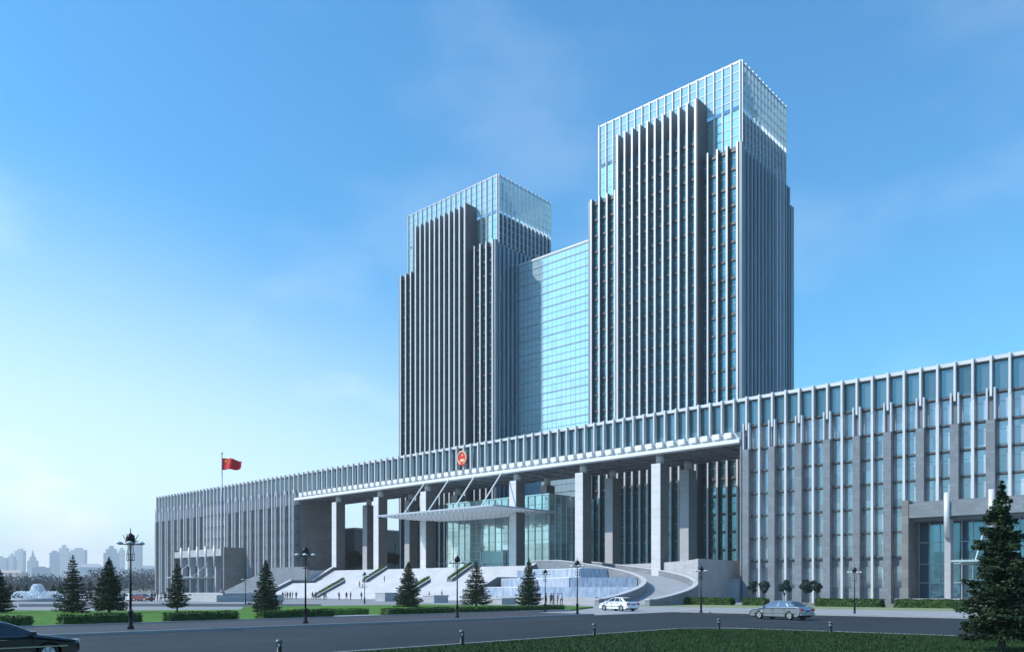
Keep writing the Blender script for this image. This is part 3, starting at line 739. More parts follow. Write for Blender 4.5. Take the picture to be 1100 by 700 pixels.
# side ramp left of the stairs
sr = thing('side_ramp', 'long straight ramp with pale wall in front of the left wing', 'ramp', (-75, -5, 0))
MB().prism([(-69.6,-7.6),(-51.9,-7.6),(-51.9,.0),(-69.6,.0)], 0, 7.35).build('platform', M['stone_light'], sr)
b = MB(); k = len(b.v)
b.v += [(-98,-7.6,.02),(-69.6,-7.6,.02),(-69.6,-7.6,7.35),(-98,-7.6,.4),(-98,-.6,.02),(-69.6,-.6,.02),(-69.6,-.6,7.35),(-98,-.6,.4)]
for q in ((0,1,2,3),(7,6,5,4),(3,2,6,7),(0,3,7,4),(1,5,6,2)): b.f.append(q); b.m.append(0)
b.build('slope', M['stone_light'], sr)
b = MB()
b.v += [(-98,-8.0,.02),(-69.6,-8.0,.02),(-69.6,-8.0,8.3),(-98,-8.0,1.2),(-98,-7.6,.02),(-69.6,-7.6,.02),(-69.6,-7.6,8.3),(-98,-7.6,1.2)]
for q in ((0,1,2,3),(7,6,5,4),(3,2,6,7),(0,3,7,4),(1,5,6,2)): b.f.append(q); b.m.append(0)
b.box(-69.6,-51.9,-8.0,-7.6,.02,8.3)
b.build('parapet', M['stone'], sr)

# glass lobby and canopy
lb = thing('glass_lobby', 'green glass entrance hall under the portico', 'entrance hall', (0, 20, 7.4))
MB().box(-17, 17, 10.9, 28, 7.36, 24.0).build('glazing', M['lobby_glass'], lb)
b = MB(); x = -17
while x <= 17.01: b.box(x-.05, x+.05, 10.7, 10.9, 7.36, 24.0); x += 17/8
y = 11
while y < 28: b.box(17, 17.15, y-.05, y+.05, 7.36, 24.0); y += 2.1
b.build('mullion', M['lamp_glass'], lb)
b = MB(); z = 9.6
while z < 24: b.box(-17, 17, 10.75, 10.9, z-.04, z+.04); b.box(17, 17.12, 10.9, 28, z-.04, z+.04); z += 2.05
b.build('transom', M['lamp_glass'], lb)
MB().box(-17.2, 17.2, 10.6, 28, 24.0, 24.25).build('roof', M['crown_glass'], lb)
MB().box(-3.6, 3.6, 9.6, 10.7, 7.36, 11.4).build('door_porch', M['win_teal'], lb)
for s in (-1, 1): MB().box(s*3.7-.12, s*3.7+.12, 9.5, 10.7, 7.36, 11.6).build('door_jamb', M['fin'], lb)

cn_ = thing('canopy', 'white lattice glass canopy hung by rods over the main entrance', 'canopy', (0, 0, 19.5))
def lens(u): return 1.15*max(0, 1-u*u)**.8
XW = 19.2; Y0_, Y1_ = -10.2, 10.4
MB().box(-XW+.3, XW-.3, Y0_+.3, Y1_-.4, 19.86, 19.92).build('glass_roof', M['canopy_glass'], cn_)
for i in range(27):
    b = MB()
    x = -XW+i*2*XW/26; h0 = lens(x/XW*.98)
    n_ = 14
    for j in range(n_):
        ya, yb = Y0_+(Y1_-Y0_)*j/n_, Y0_+(Y1_-Y0_)*(j+1)/n_
        ha, hb = .12+h0*lens((j/n_)*1.6-.6)/1.15, .12+h0*lens(((j+1)/n_)*1.6-.6)/1.15
        b.yz_prism([(ya, 19.84-ha), (yb, 19.84-hb), (yb, 19.98-hb), (ya, 19.98-ha)], x-.09, x+.09)
        b.box(x-.05, x+.05, ya-.04, ya+.04, 19.9-ha, 19.84)
    b.box(x-.07, x+.07, Y0_+.12, Y1_-.1, 19.74, 19.85)
    b.build('rib', M['white'], cn_)
for j in range(1, 14):
    b = MB()
    y = Y0_+(Y1_-Y0_)*j/14; hy = lens((j/14)*1.6-.6)/1.15
    for i in range(26):
        xa = -XW+i*2*XW/26; xb = xa+2*XW/26; hm = .1+lens((xa+xb)/2/XW*.98)*hy
        b.box(xa+.08, xb-.08, y-.06, y+.06, 19.84-hm-.06, 19.84-hm+.12); b.box(xa+.08, xb-.08, y-.05, y+.05, 19.7, 19.83)
    b.build('cross_beam', M['white'], cn_)
b = MB().box(-XW-.1, XW+.1, Y0_-.1, Y0_+.12, 19.62, 19.95).box(-XW-.1, XW+.1, Y1_-.1, Y1_+.1, 19.62, 19.95).box(-XW-.1, -XW+.1, Y0_+.12, Y1_-.1, 19.62, 19.95).box(XW-.1, XW+.1, Y0_+.12, Y1_-.1, 19.62, 19.95)
b.build('edge_beam', M['fin_grey'], cn_)
for x in (-12.8, -4.3, 4.3, 12.8):
    MB().tube((x, -7.4, 19.95), (x, -.6, 28.2), .15).build('hanging_rod', M['white'], cn_)
rl = thing('entrance_railing', 'white post railing in front of the glass hall', 'railing', (4, 2, 7.36))
for i in range(10): MB().tube((-13+i*3, 4.5, 7.36), (-13+i*3-.5, 4.3, 9.0), .12, .07).build('post', M['fin'], rl)
MB().tube((-13.3, 4.4, 8.5), (13.7, 4.4, 8.5), .04).build('rail', M['fin'], rl)

# ------------------------------------------------------------------ flagpole and flag, platform
pf = MB().box(-22, 2.4, Y(70.6), Y(84), .012, 1.2).box(-20, 1.2, Y(72.4), Y(83), 1.2, 1.55)
pf = pf.build('flag_platform', M['stone_light']); tag(pf, 'low pale stone platform that the flagpole stands on', 'platform')
fx, fy = gt(238.2, 143)
fp = thing('flagpole', 'tall steel flagpole standing on the stone platform', 'flagpole', (fx, fy, 1.55))
MB().tube((fx,fy,1.55), (fx,fy,26.0), .17, .08, 12).build('pole', M['pole'], fp, True)
MB().lathe([(.02,25.95),(.16,26.05),(.2,26.2),(.14,26.35),(.02,26.42)], (fx,fy)).build('finial', M['goldm'], fp, True)
MB().lathe([(.5,1.55),(.5,1.75),(.3,1.9),(.22,2.3)], (fx,fy)).build('base', M['stone'], fp)
FLW, FLH = 3.45, 2.1
def flag_pt(u, v):
    """u along the fly 0..1, v down the hoist 0..1"""
    x = u*FLW*(1-.05*math.sin(3*u)); ph = 8.5*u+1.2*v
    off = .30*math.sin(ph)*(.25+u)
    z = 25.3 - v*FLH*(1-.12*u) - .55*u*u*(1-.6*v) - .15*math.sin(ph*1.1)*u
    wx, wy = .80, .60
    return Vector((fx+.12+wx*x-wy*off, fy+wy*x+wx*off, z))
b = MB(); NU, NV = 36, 20
for i in range(NU+1):
    for j in range(NV+1): b.v.append(tuple(flag_pt(i/NU, j/NV)))
for i in range(NU):
    for j in range(NV):
        a = i*(NV+1)+j; b.f.append((a, a+NV+1, a+NV+2, a+1)); b.m.append(0)
fl_ = b.build('flag', M['red'], None, True, (fx, fy, 25.3)); tag(fl_, 'red flag with yellow stars flying from the steel pole', 'flag')
md = fl_.modifiers.new('cloth_thickness', 'SOLIDIFY'); md.thickness = .02
def flag_star(u, v, r, rot):
    for s in (1, -1):
        b = MB(); c = flag_pt(u, v); eu = (flag_pt(u+.01, v)-flag_pt(u-.01, v)).normalized(); ev = -(flag_pt(u, v+.01)-flag_pt(u, v-.01)).normalized()
        nn = eu.cross(ev).normalized()*s*.03
        p = []
        for q in star_pts(r, rot=rot): 
            w_ = flag_pt(u+q[0]/FLW, v-q[1]/FLH); p.append(tuple(w_+nn))
        b.v = p+[tuple(c+nn)]
        for i in range(10): b.f.append((i, (i+1) % 10, 10) if s > 0 else ((i+1) % 10, i, 10)); b.m.append(0)
        b.build('star', M['gold'], fl_)
flag_star(.17, .25, .32, math.pi/2)
for u, v, ro in ((.33, .1, 2.2), (.40, .2, 1.9), (.40, .35, 1.6), (.33, .45, 2.3)): flag_star(u, v, .10, ro)

# ------------------------------------------------------------------ street lamps
def lamp(x, y, z, sc, label, group):
    t = lamp.proto
    if t is None:
        t = thing('street_lamp', label, 'street lamp', (0,0,0), group)
        MB().lathe([(.17,0),(.17,.12),(.12,.2),(.11,.85),(.14,.9),(.14,.97),(.07,1.05)], n=12).build('base', M['black'], t, True)
        MB().tube((0,0,1.0), (0,0,4.0), .065, .05, 10).build('post', M['black'], t, True)
        b = MB()
        for i in range(4):
            a = i*math.pi/2+.4; c, s = math.cos(a), math.sin(a)
            b.tube((.05*c,.05*s,3.75), (.2*c,.2*s,3.7), .018, n=5); b.tube((.2*c,.2*s,3.7), (.2*c,.2*s,4.05), .018, n=5)
            b.tube((.2*c,.2*s,4.0), (.12*c,.12*s,4.45), .015, n=5); b.tube((.12*c,.12*s,4.45), (.3*c,.3*s,4.75), .015, n=5)
            b.tube((.05*c,.05*s,4.05), (.2*c,.2*s,4.05), .018, n=5)
            b.tube((.16*c,.16*s,4.6), (.42*c,.42*s,5.1), .018, n=5)
        b.tube((0,0,4.0), (0,0,4.7), .03, .03, 6)
        b.build('bracket', M['black'], t)
        MB().lathe([(.06,4.62),(.2,4.7),(.24,4.9),(.2,5.05),(.08,5.15),(.03,5.2),(.02,5.45)], n=12).build('lantern', M['black'], t, True)
        for i in range(6):
            a = i*math.pi/3+.25; c, s = math.cos(a), math.sin(a)
            h = MB().tube((.05*c,.05*s,4.56), (.72*c,.72*s,4.6), .018, n=5).build('arm', M['black'], t)
            MB().lathe([(.05,4.56),(.15,4.6),(.16,4.66),(.06,4.72)], (.62*c,.62*s), 8).build('lamp_shade', M['lamp_glass'], h, True)
        o = lamp.proto = t
    else:
        o = copy_tree(t); 
    o.location = (x, y, z); o.scale = (sc,)*3; o.rotation_euler.z = random.random()
    o['label'] = label; o['group'] = group
    return o
lamp.proto = None
g1 = 'street lamps along the dark pavement'; g2 = 'street lamps across the plaza and street'
for px, t, sc, lab in ((140, 44, 1.0, 'black street lamp nearest the black sedan, tallest in view'), (328, 51.4, .93, 'black street lamp on the dark pavement before the left end of the stairs'),
                       (491, 61.7, .90, 'black street lamp between the two middle conifers, on the dark pavement'), (620, 69.5, .89, 'black street lamp at the pavement end in front of the cascade')):
    p = gt(px, t); lamp(p[0], p[1], .13, sc, lab, g1)
for px, t, sc, lab in ((263.5, 118, .78, 'small distant street lamp right of the flagpole'), (391.5, 125, .93, 'distant street lamp at the foot of the staircase'),
                       (585.5, 80, .80, 'street lamp beside the group of people by the cascade'), (753, 77, .85, 'street lamp in front of the panelled wall right of the ramp'),
                       (918, 71.6, .80, 'street lamp in front of the right wing, right of the silver car')):
    p = gt(px, t); lamp(p[0], p[1], .05, sc, lab, g2)

# ------------------------------------------------------------------ bollard lights on the near lawn
bp_ = None
for px, t, lab in ((299.7, 25.8, 'bollard light at the bottom edge of the picture, leftmost'), (496, 31.8, 'bollard light on the lawn edge, second from the left'), (638, 37.8, 'bollard light on the lawn edge below the white car'),
              (772, 44, 'bollard light at the rounded lawn corner'), (892, 40, 'bollard light on the lawn just right of the silver car'), (1036, 36.5, 'bollard light beside the big dark tree')):
    p = gt(px, t)
    if bp_ is None:
        bp_ = thing('bollard_light', lab, 'bollard', (0,0,0), 'bollard lights along the lawn')
        MB().lathe([(.11,0),(.11,.03),(.085,.05),(.085,.34)], n=14).build('post', M['black'], bp_, True)
        MB().lathe([(.07,.34),(.07,.46)], n=14).build('lens', M['lamp_glass'], bp_, True)
        MB().lathe([(.10,.46),(.11,.48),(.11,.54),(.07,.58)], n=14).build('cap', pmat('grey_cap', (.12,.13,.15), .4, .5), bp_, True)
        b = MB()
        for i in range(4): a = i*math.pi/2; b.box(.078*math.cos(a)-.012, .078*math.cos(a)+.012, .078*math.sin(a)-.012, .078*math.sin(a)+.012, .34, .46)
        b.build('cage', M['black'], bp_); o = bp_
    else: o = copy_tree(bp_)
    o.location = (p[0], p[1], .12); o['label'] = lab
for c in []: pass

# ------------------------------------------------------------------ hedges
def hedge(x0, x1, d0, d1, h, label, mat='hedge', group='clipped hedges', z=.16, dens=90, size=.075):
    root = thing('hedge', label, 'hedge', ((x0+x1)/2, Y((d0+d1)/2), z), group)
    MB().box(x0+.06, x1-.06, Y(d0)+.06, Y(d1)-.06, z, z+h-.06).build('hedge_core', M[mat], root)
    P = hedge_leaves(x0, x1, Y(d0), Y(d1), lambda y: z, lambda y: z+h, dens, size, rng)
    P[:,2] += .03*np.sin(P[:,0]*3+P[:,1]*2.2)*(P[:,2] > z+h*.8)
    v, f = leaf_quads(P, size, rng); leaf_obj('hedge_leaves', v, f, M[mat], root)
g = 'clipped hedges along the dark pavement'
for d0, d1, lab in ((8, 16.2, 'dark clipped hedge behind the black sedan'), (17.8, 22.5, 'dark clipped hedge at the foot of the tall street lamp'), (24.2, 29.1, 'dark clipped hedge below the flagpole side'), (31.0, 37.1, 'dark clipped hedge at the foot of the second street lamp')):
    hedge(82.9, 84.0, d0, d1, .55, lab, group=g)
hedge(80.6, 81.7, 37.8, 42.2, .5, 'bright green hedge set back behind a paved gap', 'hedge_bright', g)
hedge(82.9, 84.0, 42.4, 49.8, .5, 'long green hedge left of the middle street lamp', 'hedge', g)
hedge(82.9, 84.0, 50.4, 65.5, .45, 'long green hedge ending near the white car', 'hedge', g)
sheet('path', rect(79.5, 84.2, 37.3, 42.2), .175, M['pave_light'])
g = 'hedges in front of the right wing'
for pa, pb, lab in ((725, 787, 'low hedge in front of the panelled wall'), (800, 824, 'short hedge behind the silver car'), (878, 948, 'long low hedge right of the silver car'), (963, 1040, 'long low hedge before the entrance pavilion')):
    xa, xb = gp(pa, 104)[0], gp(pb, 104)[0]
    hedge(xa, xb, 103.2, 104.8, .95, lab, group=g, z=.05, dens=60, size=.12)

# ------------------------------------------------------------------ conifers
def conifer(x, y, z, h, rad, label, group, mat, nwh, seed, name='conifer', leaf=.09, dens=1.0, lift=.12, asp=.4, ragged=.25):
    r = np.random.default_rng(seed)
    root = thing(name, label, 'tree', (x, y, z), group)
    b = MB().tube((x,y,z-.05), (x,y,z+h*.5), .02*h, .012*h, 8).tube((x,y,z+h*.5), (x,y,z+h*.99), .012*h, .003, 6)
    tips = []; P = []
    nb = 0
    for k in range(nwh):
        f = (k+r.random()*.5)/nwh; zz = lift*h + f*(h*.985-lift*h)
        L = rad*(1-f)**.85*(1 if f > .10 else .8+f*2)
        m_ = max(4, int(9*(1-f*.5)))
        for j in range(m_):
            a = 2*math.pi*(j+r.random()*.8)/m_+k*.7; l = L*(1-ragged+2*ragged*r.random()*.75)+.03*h*(1-f)
            up = .25*l*f - .18*l*(1-f)
            p0 = np.array([x, y, z+zz]); p1 = p0+np.array([l*math.cos(a), l*math.sin(a), up])
            if h > 5.9 or nb % 2 == 0: b.tube(tuple(p0), tuple(p1), .006*h*(1-f)+.008, .004, 4, cap=False)
            nb += 1
            nn = max(5, int(l*70*dens))
            t = r.random(nn)**.7
            Q = p0+(p1-p0)*t[:,None]; Q[:,2] -= .12*l*np.sin(t*3.14)*(1-f)
            side = np.array([-math.sin(a), math.cos(a), 0]); wd = l*.24*(1-t*.6)
            Q += side*(r.normal(size=nn)*wd)[:,None]; Q[:,2] -= np.abs(r.normal(size=nn))*.05*h*.3
            P.append(Q)
    P = np.concatenate(P)
    b.build('trunk', M['bark'], root)
    v, f = leaf_quads(P, leaf, r, .45, asp); leaf_obj('crown', v, f, M[mat], root)
    return root
g = 'young conifers on the lawn'
for i, (px, t, ytop, lab, rad) in enumerate(((-4, 72, 604, 'young conifer cut by the left edge of the picture', 1.5), (78, 72.4, 594, 'young conifer on the lawn, left of the tall street lamp, near the small fountain', 1.6), (117, 72, 596, 'young conifer just left of the tall street lamp', 1.45),
        (190, 76, 602, 'young conifer in front of the left entrance pavilion', 1.3), (285.5, 74, 599, 'young conifer between flagpole and staircase', 1.35), (438.5, 96.9, 601, 'young conifer before the middle of the staircase', 1.75),
        (511.5, 98, 600, 'young conifer right of the middle street lamp', 1.75), (568, 97, 598, 'young conifer nearest the cascade', 1.75))):
    p = gt(px, t); h = (632-ytop)*t/872+2.3
    conifer(p[0], p[1], .16, h-.16, rad*(1, .92, 1.1, .95, 1.08, 1, 1.12, .93)[i], lab, g, 'conifer', (30, 26, 34, 24, 30, 36, 27, 31)[i], 20+i, leaf=.085, lift=(.10, .07, .12, .14, .09, .08, .12, .10)[i], dens=(1.1, .9, 1.2, .85, 1, 1.1, .9, 1.2)[i], asp=.35, ragged=(.25, .4, .3, .45, .3, .38, .3, .42)[i])
p = gt(1076.5, 28.5)
conifer(p[0], p[1], .12, 6.15, 1.38, 'big dark evergreen on the lawn at the right edge of the picture', None, 'cedar', 30, 99, 'evergreen_tree', .060, 3.6, .13, .5, .62)

# round small trees in front of the right wing
def round_tree(x, y, z, h, rad, label, group, mat, seed, nleaf=3500, leaf=.11, name='round_tree'):
    r = np.random.default_rng(seed); root = thing(name, label, 'tree', (x,y,z), group)
    b = MB().tube((x,y,z-.02), (x,y,z+h*.45), .07, .05, 7); P = []
    for i in range(9):
        a = r.random()*6.28; rr = rad*(.3+.5*r.random()); zz = z+h*(.5+.35*r.random()); c = np.array([x+rr*math.cos(a), y+rr*math.sin(a), zz])
        b.tube((x, y, z+h*(.3+.12*r.random())), tuple(c), .035, .012, 5)
        q = r.normal(size=(nleaf//9, 3)); q /= np.linalg.norm(q, axis=1)[:,None]; q *= (rad*.52*(r.random(nleaf//9)**.4))[:,None]; q[:,2] *= .8
        P.append(c+q)
    b.build('trunk', M['bark'], root)
    v, f = leaf_quads(np.concatenate(P), leaf, r, 1, .6); leaf_obj('crown', v, f, M[mat], root)
g = 'small round trees before the right wing'
for i, (px, rad, lab) in enumerate(((808, .75, 'small round tree left of the others, beside the end pier'), (820, 1.0, 'small round tree behind the hood of the silver car'), (843, 1.05, 'small round tree behind the roof of the silver car'), (866, 1.1, 'small round tree behind the boot of the silver car'), (877, .8, 'smallest round tree, right of the silver car'))):
    x, y = gp(px, 113); round_tree(x, y, .02, 3.9, rad*.85, lab, g, 'shrub', 50+i)
g = 'dark trees on the podium'
for i, (px, D, rad, h, lab) in enumerate(((383, 158, 3.2, 6.8, 'dark bushy tree on the podium behind the leftmost columns'), (421, 160, 2.3, 6.2, 'dark bushy tree on the podium left of the left tower'), (428, 162, 2.0, 5.8, 'dark bushy tree hard against the left tower'))):
    x, y = gp(px, D); round_tree(x, y, 7.3 if D < 195 else 0, h, rad, lab, g, 'cedar', 60+i, 5000, .26)
x, y = gp(355, 152); 

# ------------------------------------------------------------------ cars
def make_car(label, pm, loc, heading, scale=1., glassm=None, name='car', long=False, height=1.42):
    root = thing(name, label, 'car', (0,0,0)); H = height/1.42; L = 1.08 if long else 1.0
    g_ = glassm or M['carglass']
    W = .87
    def arcp(cx, r=.37, n=9): return [(cx+r*math.cos(math.pi-i*math.pi/n), .30+r*math.sin(math.pi-i*math.pi/n)) for i in range(n+1)]
    xf, xr = 1.38, -1.32
    prof = [(-2.22,.34)]+[(-2.0,.24)]+[(xr-.37,.24)]+arcp(xr)+[(xr+.37,.24),(xf-.37,.24)]+arcp(xf)+[(xf+.37,.24),(2.2,.26),(2.3,.36),(2.31,.52),(2.24,.68),(1.95,.80),(1.0,.965),(.0,.985),(-1.6,.995),(-1.9,.99),(-2.2,.955),(-2.26,.85),(-2.30,.62),(-2.30,.45)]
    prof = [(x*L, z*H if z > .68 else z) for x, z in prof]
    bm = bmesh.new()
    secs = [(-W+.03, .0, .94), (-W, .0, 1), (-W+.10, .0, 1), (0, .0, 1.012), (W-.10, .0, 1), (W, .0, 1), (W-.03, .0, .94)]
    # slices across the width; shoulders rounded by pulling the upper outline in
    rows = []
    for yv, tk in ((-W*.93, .55), (-W, .30), (-W*.985, .12), (-W*.93, .0), (-W*.5, 0), (0, 0), (W*.5, 0), (W*.93, 0), (W*.985, .12), (W, .30), (W*.93, .55)):
        row = []
        for x, z in prof:
            zz = z
            if z > .7: zz = z-tk*.28
            elif z < .30: zz = z+tk*.05
            xx = x*(1-.035*(abs(yv)/W)**4) if abs(x) > 2 else x
            row.append(bm.verts.new((xx, yv, zz)))
        rows.append(row)
    n_ = len(prof)
    for a, c in zip(rows[:-1], rows[1:]):
        for i in range(n_): bm.faces.new((a[i], a[(i+1) % n_], c[(i+1) % n_], c[i]))
    for row, s in ((rows[0], 1), (rows[-1], -1)):
        bm.faces.new(row[::s] if s == -1 else row)
    bmesh.ops.triangulate(bm, faces=[f for f in bm.faces if len(f.verts) > 4])
    bmesh.ops.recalc_face_normals(bm, faces=bm.faces)
    me = bpy.data.meshes.new('body'); bm.to_mesh(me); bm.free(); me.materials.append(pm)
    body = bpy.data.objects.new('body', me); COL.objects.link(body); body.parent = root
    me.polygons.foreach_set('use_smooth', [True]*len(me.polygons))
    e = body.modifiers.new('edges', 'EDGE_SPLIT'); e.split_angle = R(38)
    # cabin
    lv = [(.94, 1.22, -1.86, .80), (1.14, .82, -1.55, .735), (1.30, .50, -1.28, .665), (1.385, .28, -1.05, .60), (1.42, .02, -.80, .50)]
    b = MB(); K = []
    def ringp(z, xf_, xr_, hw):
        return [(xf_*L, -hw*.86, z*H), (xf_*L-.12, -hw, z*H), ((xf_+xr_)/2*L, -hw*1.02, z*H), (xr_*L+.14, -hw, z*H), (xr_*L, -hw*.84, z*H), (xr_*L-.03, 0, z*H), (xr_*L, hw*.84, z*H), (xr_*L+.14, hw, z*H), ((xf_+xr_)/2*L, hw*1.02, z*H), (xf_*L-.12, hw, z*H), (xf_*L, hw*.86, z*H), (xf_*L+.05, 0, z*H)]
    rings = [ringp(*l) for l in lv]
    for rr in rings: b.v += rr
    for a in range(len(rings)-1):
        for i in range(12):
            j = (i+1) % 12; b.f.append((a*12+j, a*12+i, (a+1)*12+i, (a+1)*12+j)); b.m.append(0)
    b.f.append(tuple((len(rings)-1)*12+11-i for i in range(12))); b.m.append(0)
    cab = b.build('roof', pm, root, True)
    # windows: curved panels lying 6 mm proud of the cabin
    def cabpt(side, t, h):
        """side -1/1: flank; t 0 rear .. 1 front; h 0 belt .. 1 under roof"""
        zz = .965+h*(1.345-.965)
        for q in range(len(lv)-1):
            if lv[q][0] <= zz <= lv[q+1][0]:
                f = (zz-lv[q][0])/(lv[q+1][0]-lv[q][0]); xf_, xr_, hw = [lv[q][k]+(lv[q+1][k]-lv[q][k])*f for k in (1,2,3)]
        return xf_, xr_, hw, zz
    def side_win(s, t0, t1, nm='side_window'):
        b = MB(); n1, n2 = 6, 4
        for i in range(n1+1):
            for j in range(n2+1):
                xf_, xr_, hw, zz = cabpt(s, 0, j/n2); t = t0+(t1-t0)*i/n1
                x = (xr_+.20)*L+(xf_-.22-xr_-.20+.02)*L*t
                b.v.append((x, s*(hw*(1+.02*(1-abs(2*t-1)))+.012), zz*H))
        for i in range(n1):
            for j in range(n2):
                a = i*(n2+1)+j; q = (a, a+n2+1, a+n2+2, a+1); b.f.append(q if s < 0 else q[::-1]); b.m.append(0)
        b.build(nm, g_, root, True)
    for s in (-1, 1):
        side_win(s, .0, .13); side_win(s, .17, .52); side_win(s, .56, .97)
    for nm, fr in (('windscreen', 1), ('rear_window', 0)):
        b = MB()
        for i in range(7):
            for j in range(5):
                xf_, xr_, hw, zz = cabpt(1, 0, j/4); yy = -1+i/3
                x = (xf_+.05-.05*abs(yy)**2+.012)*L if fr else (xr_-.03+.03*abs(yy)**2-.014)*L
                b.v.append((x, yy*hw*.80, zz*H+.006))
        for i in range(6):
            for j in range(4):
                a = i*5+j; q = (a, a+5, a+6, a+1); b.f.append(q if fr else q[::-1]); b.m.append(0)
        b.build(nm, g_ if fr else M['carglass'], root, True)
    # wheels
    for s in (-1, 1):
        for x in (xf*L, xr*L):
            wv_ = MB(); y0, y1 = s*(W-.20), s*(W-.005)
            pr_ = [(.20, y0), (.29, y0), (.31, y0+s*.03), (.31, y1-s*.03), (.29, y1), (.21, y1)]
            k = 0; N = 24
            for r_, yy in pr_:
                for i in range(N): a = 2*math.pi*i/N; wv_.v.append((x+r_*math.cos(a), yy, .31+r_*math.sin(a)))
            for q in range(len(pr_)-1):
                for i in range(N):
                    j = (i+1) % N; ff = (q*N+i, q*N+j, (q+1)*N+j, (q+1)*N+i); wv_.f.append(ff if s < 0 else ff[::-1]); wv_.m.append(0)
            wh = wv_.build('wheel', M['tyre'], root, True)
            b = MB(); b.tube((x, y1-s*.05, .31), (x, y1-s*.04, .31), .21, .21, 20)
            for i in range(6):
                a = i*math.pi/3; b.tube((x+.05*math.cos(a), y1-s*.02, .31+.05*math.sin(a)), (x+.2*math.cos(a), y1-s*.025, .31+.2*math.sin(a)), .03, .022, 5)
            b.tube((x, y1-s*.04, .31), (x, y1, .31), .055, .045, 12)
            b.build('rim', M['rim'], wh)
        MB().box(.86*L, 1.0*L, s*(W+.0)-.0, s*(W+.17), .93*H, 1.06*H).build('mirror', pm, root) if s > 0 else MB().box(.86*L, 1.0*L, -(W+.17), -W, .93*H, 1.06*H).build('mirror', pm, root)
        MB().box(-1.9*L, 1.9*L, min(s*(W-.01), s*(W+.012)), max(s*(W-.01), s*(W+.012)), .50, .54).build('side_trim', M['chrome'], root)
        for x in (-.72, .18): MB().box(x*L-.1, x*L+.1, min(s*(W-.02), s*(W+.02)), max(s*(W-.02), s*(W+.02)), .79*H, .82*H).build('door_handle', M['chrome'], root)
        for x in (-.92, .12, .98): MB().box(x*L-.008, x*L+.008, min(s*(W-.004), s*(W+.004)), max(s*(W-.004), s*(W+.004)), .34, .86*H).build('door_gap', M['tyre'], root)
        ya, yb = sorted((s*.46, s*(W-.06)))
        MB().box(2.13*L, 2.27*L, ya, yb, .60, .74*H).build('headlight', M['headl'], root)
        MB().box(-2.325*L, -2.2*L, ya, yb, .66, .83*H).build('tail_light', M['tail'], root)
        ya, yb = sorted((s*(W-.2), s*(W-.01))); 
    MB().box(2.24*L, 2.295*L, -.40, .40, .58, .72*H).build('grille', M['black'], root)
    MB().box(-2.345*L, -2.28*L, -.26, .26, .62, .74).build('number_plate', M['plate'], root)
    MB().box(-2.36*L, -2.2*L, -W+.06, W-.06, .36, .50).build('rear_bumper', pm, root)
    MB().box(-2.05*L, 2.05*L, -W+.12, W-.12, .17, .30).build('underbody', M['tyre'], root)
    root.location = (loc[0], loc[1], .016); root.rotation_euler.z = heading; root.scale = (scale,)*3
    return root
silver = paint('silver_green_paint', (.36, .38, .40), .8); white = paint('white_paint', (.78, .78, .80), .0); blackp = paint('black_paint', (.006, .006, .009), .0); redp = paint('red_paint', (.22, .03, .035), 0)
p = gt(839, 61); make_car('silver sedan driving away along the cross street', silver, p, R(167), 1.0, M['carglass_lit'])
p = gt(664.5, 84.5); make_car('white sedan turning in front of the cascade', white, p, R(165), 1.0)
p = gt(60, 24.4); make_car('long black sedan cut by the left edge of the picture', blackp, (107.5, Y(7.6)), R(90), .97, None, 'car', True, 1.36)
p = gt(139, 152); make_car('white car parked far off on the plaza by the tall street lamp', white, p, R(20), 1.0)
p = gt(153, 150); make_car('red car parked far off on the plaza behind the tall street lamp', redp, p, R(15), 1.0)

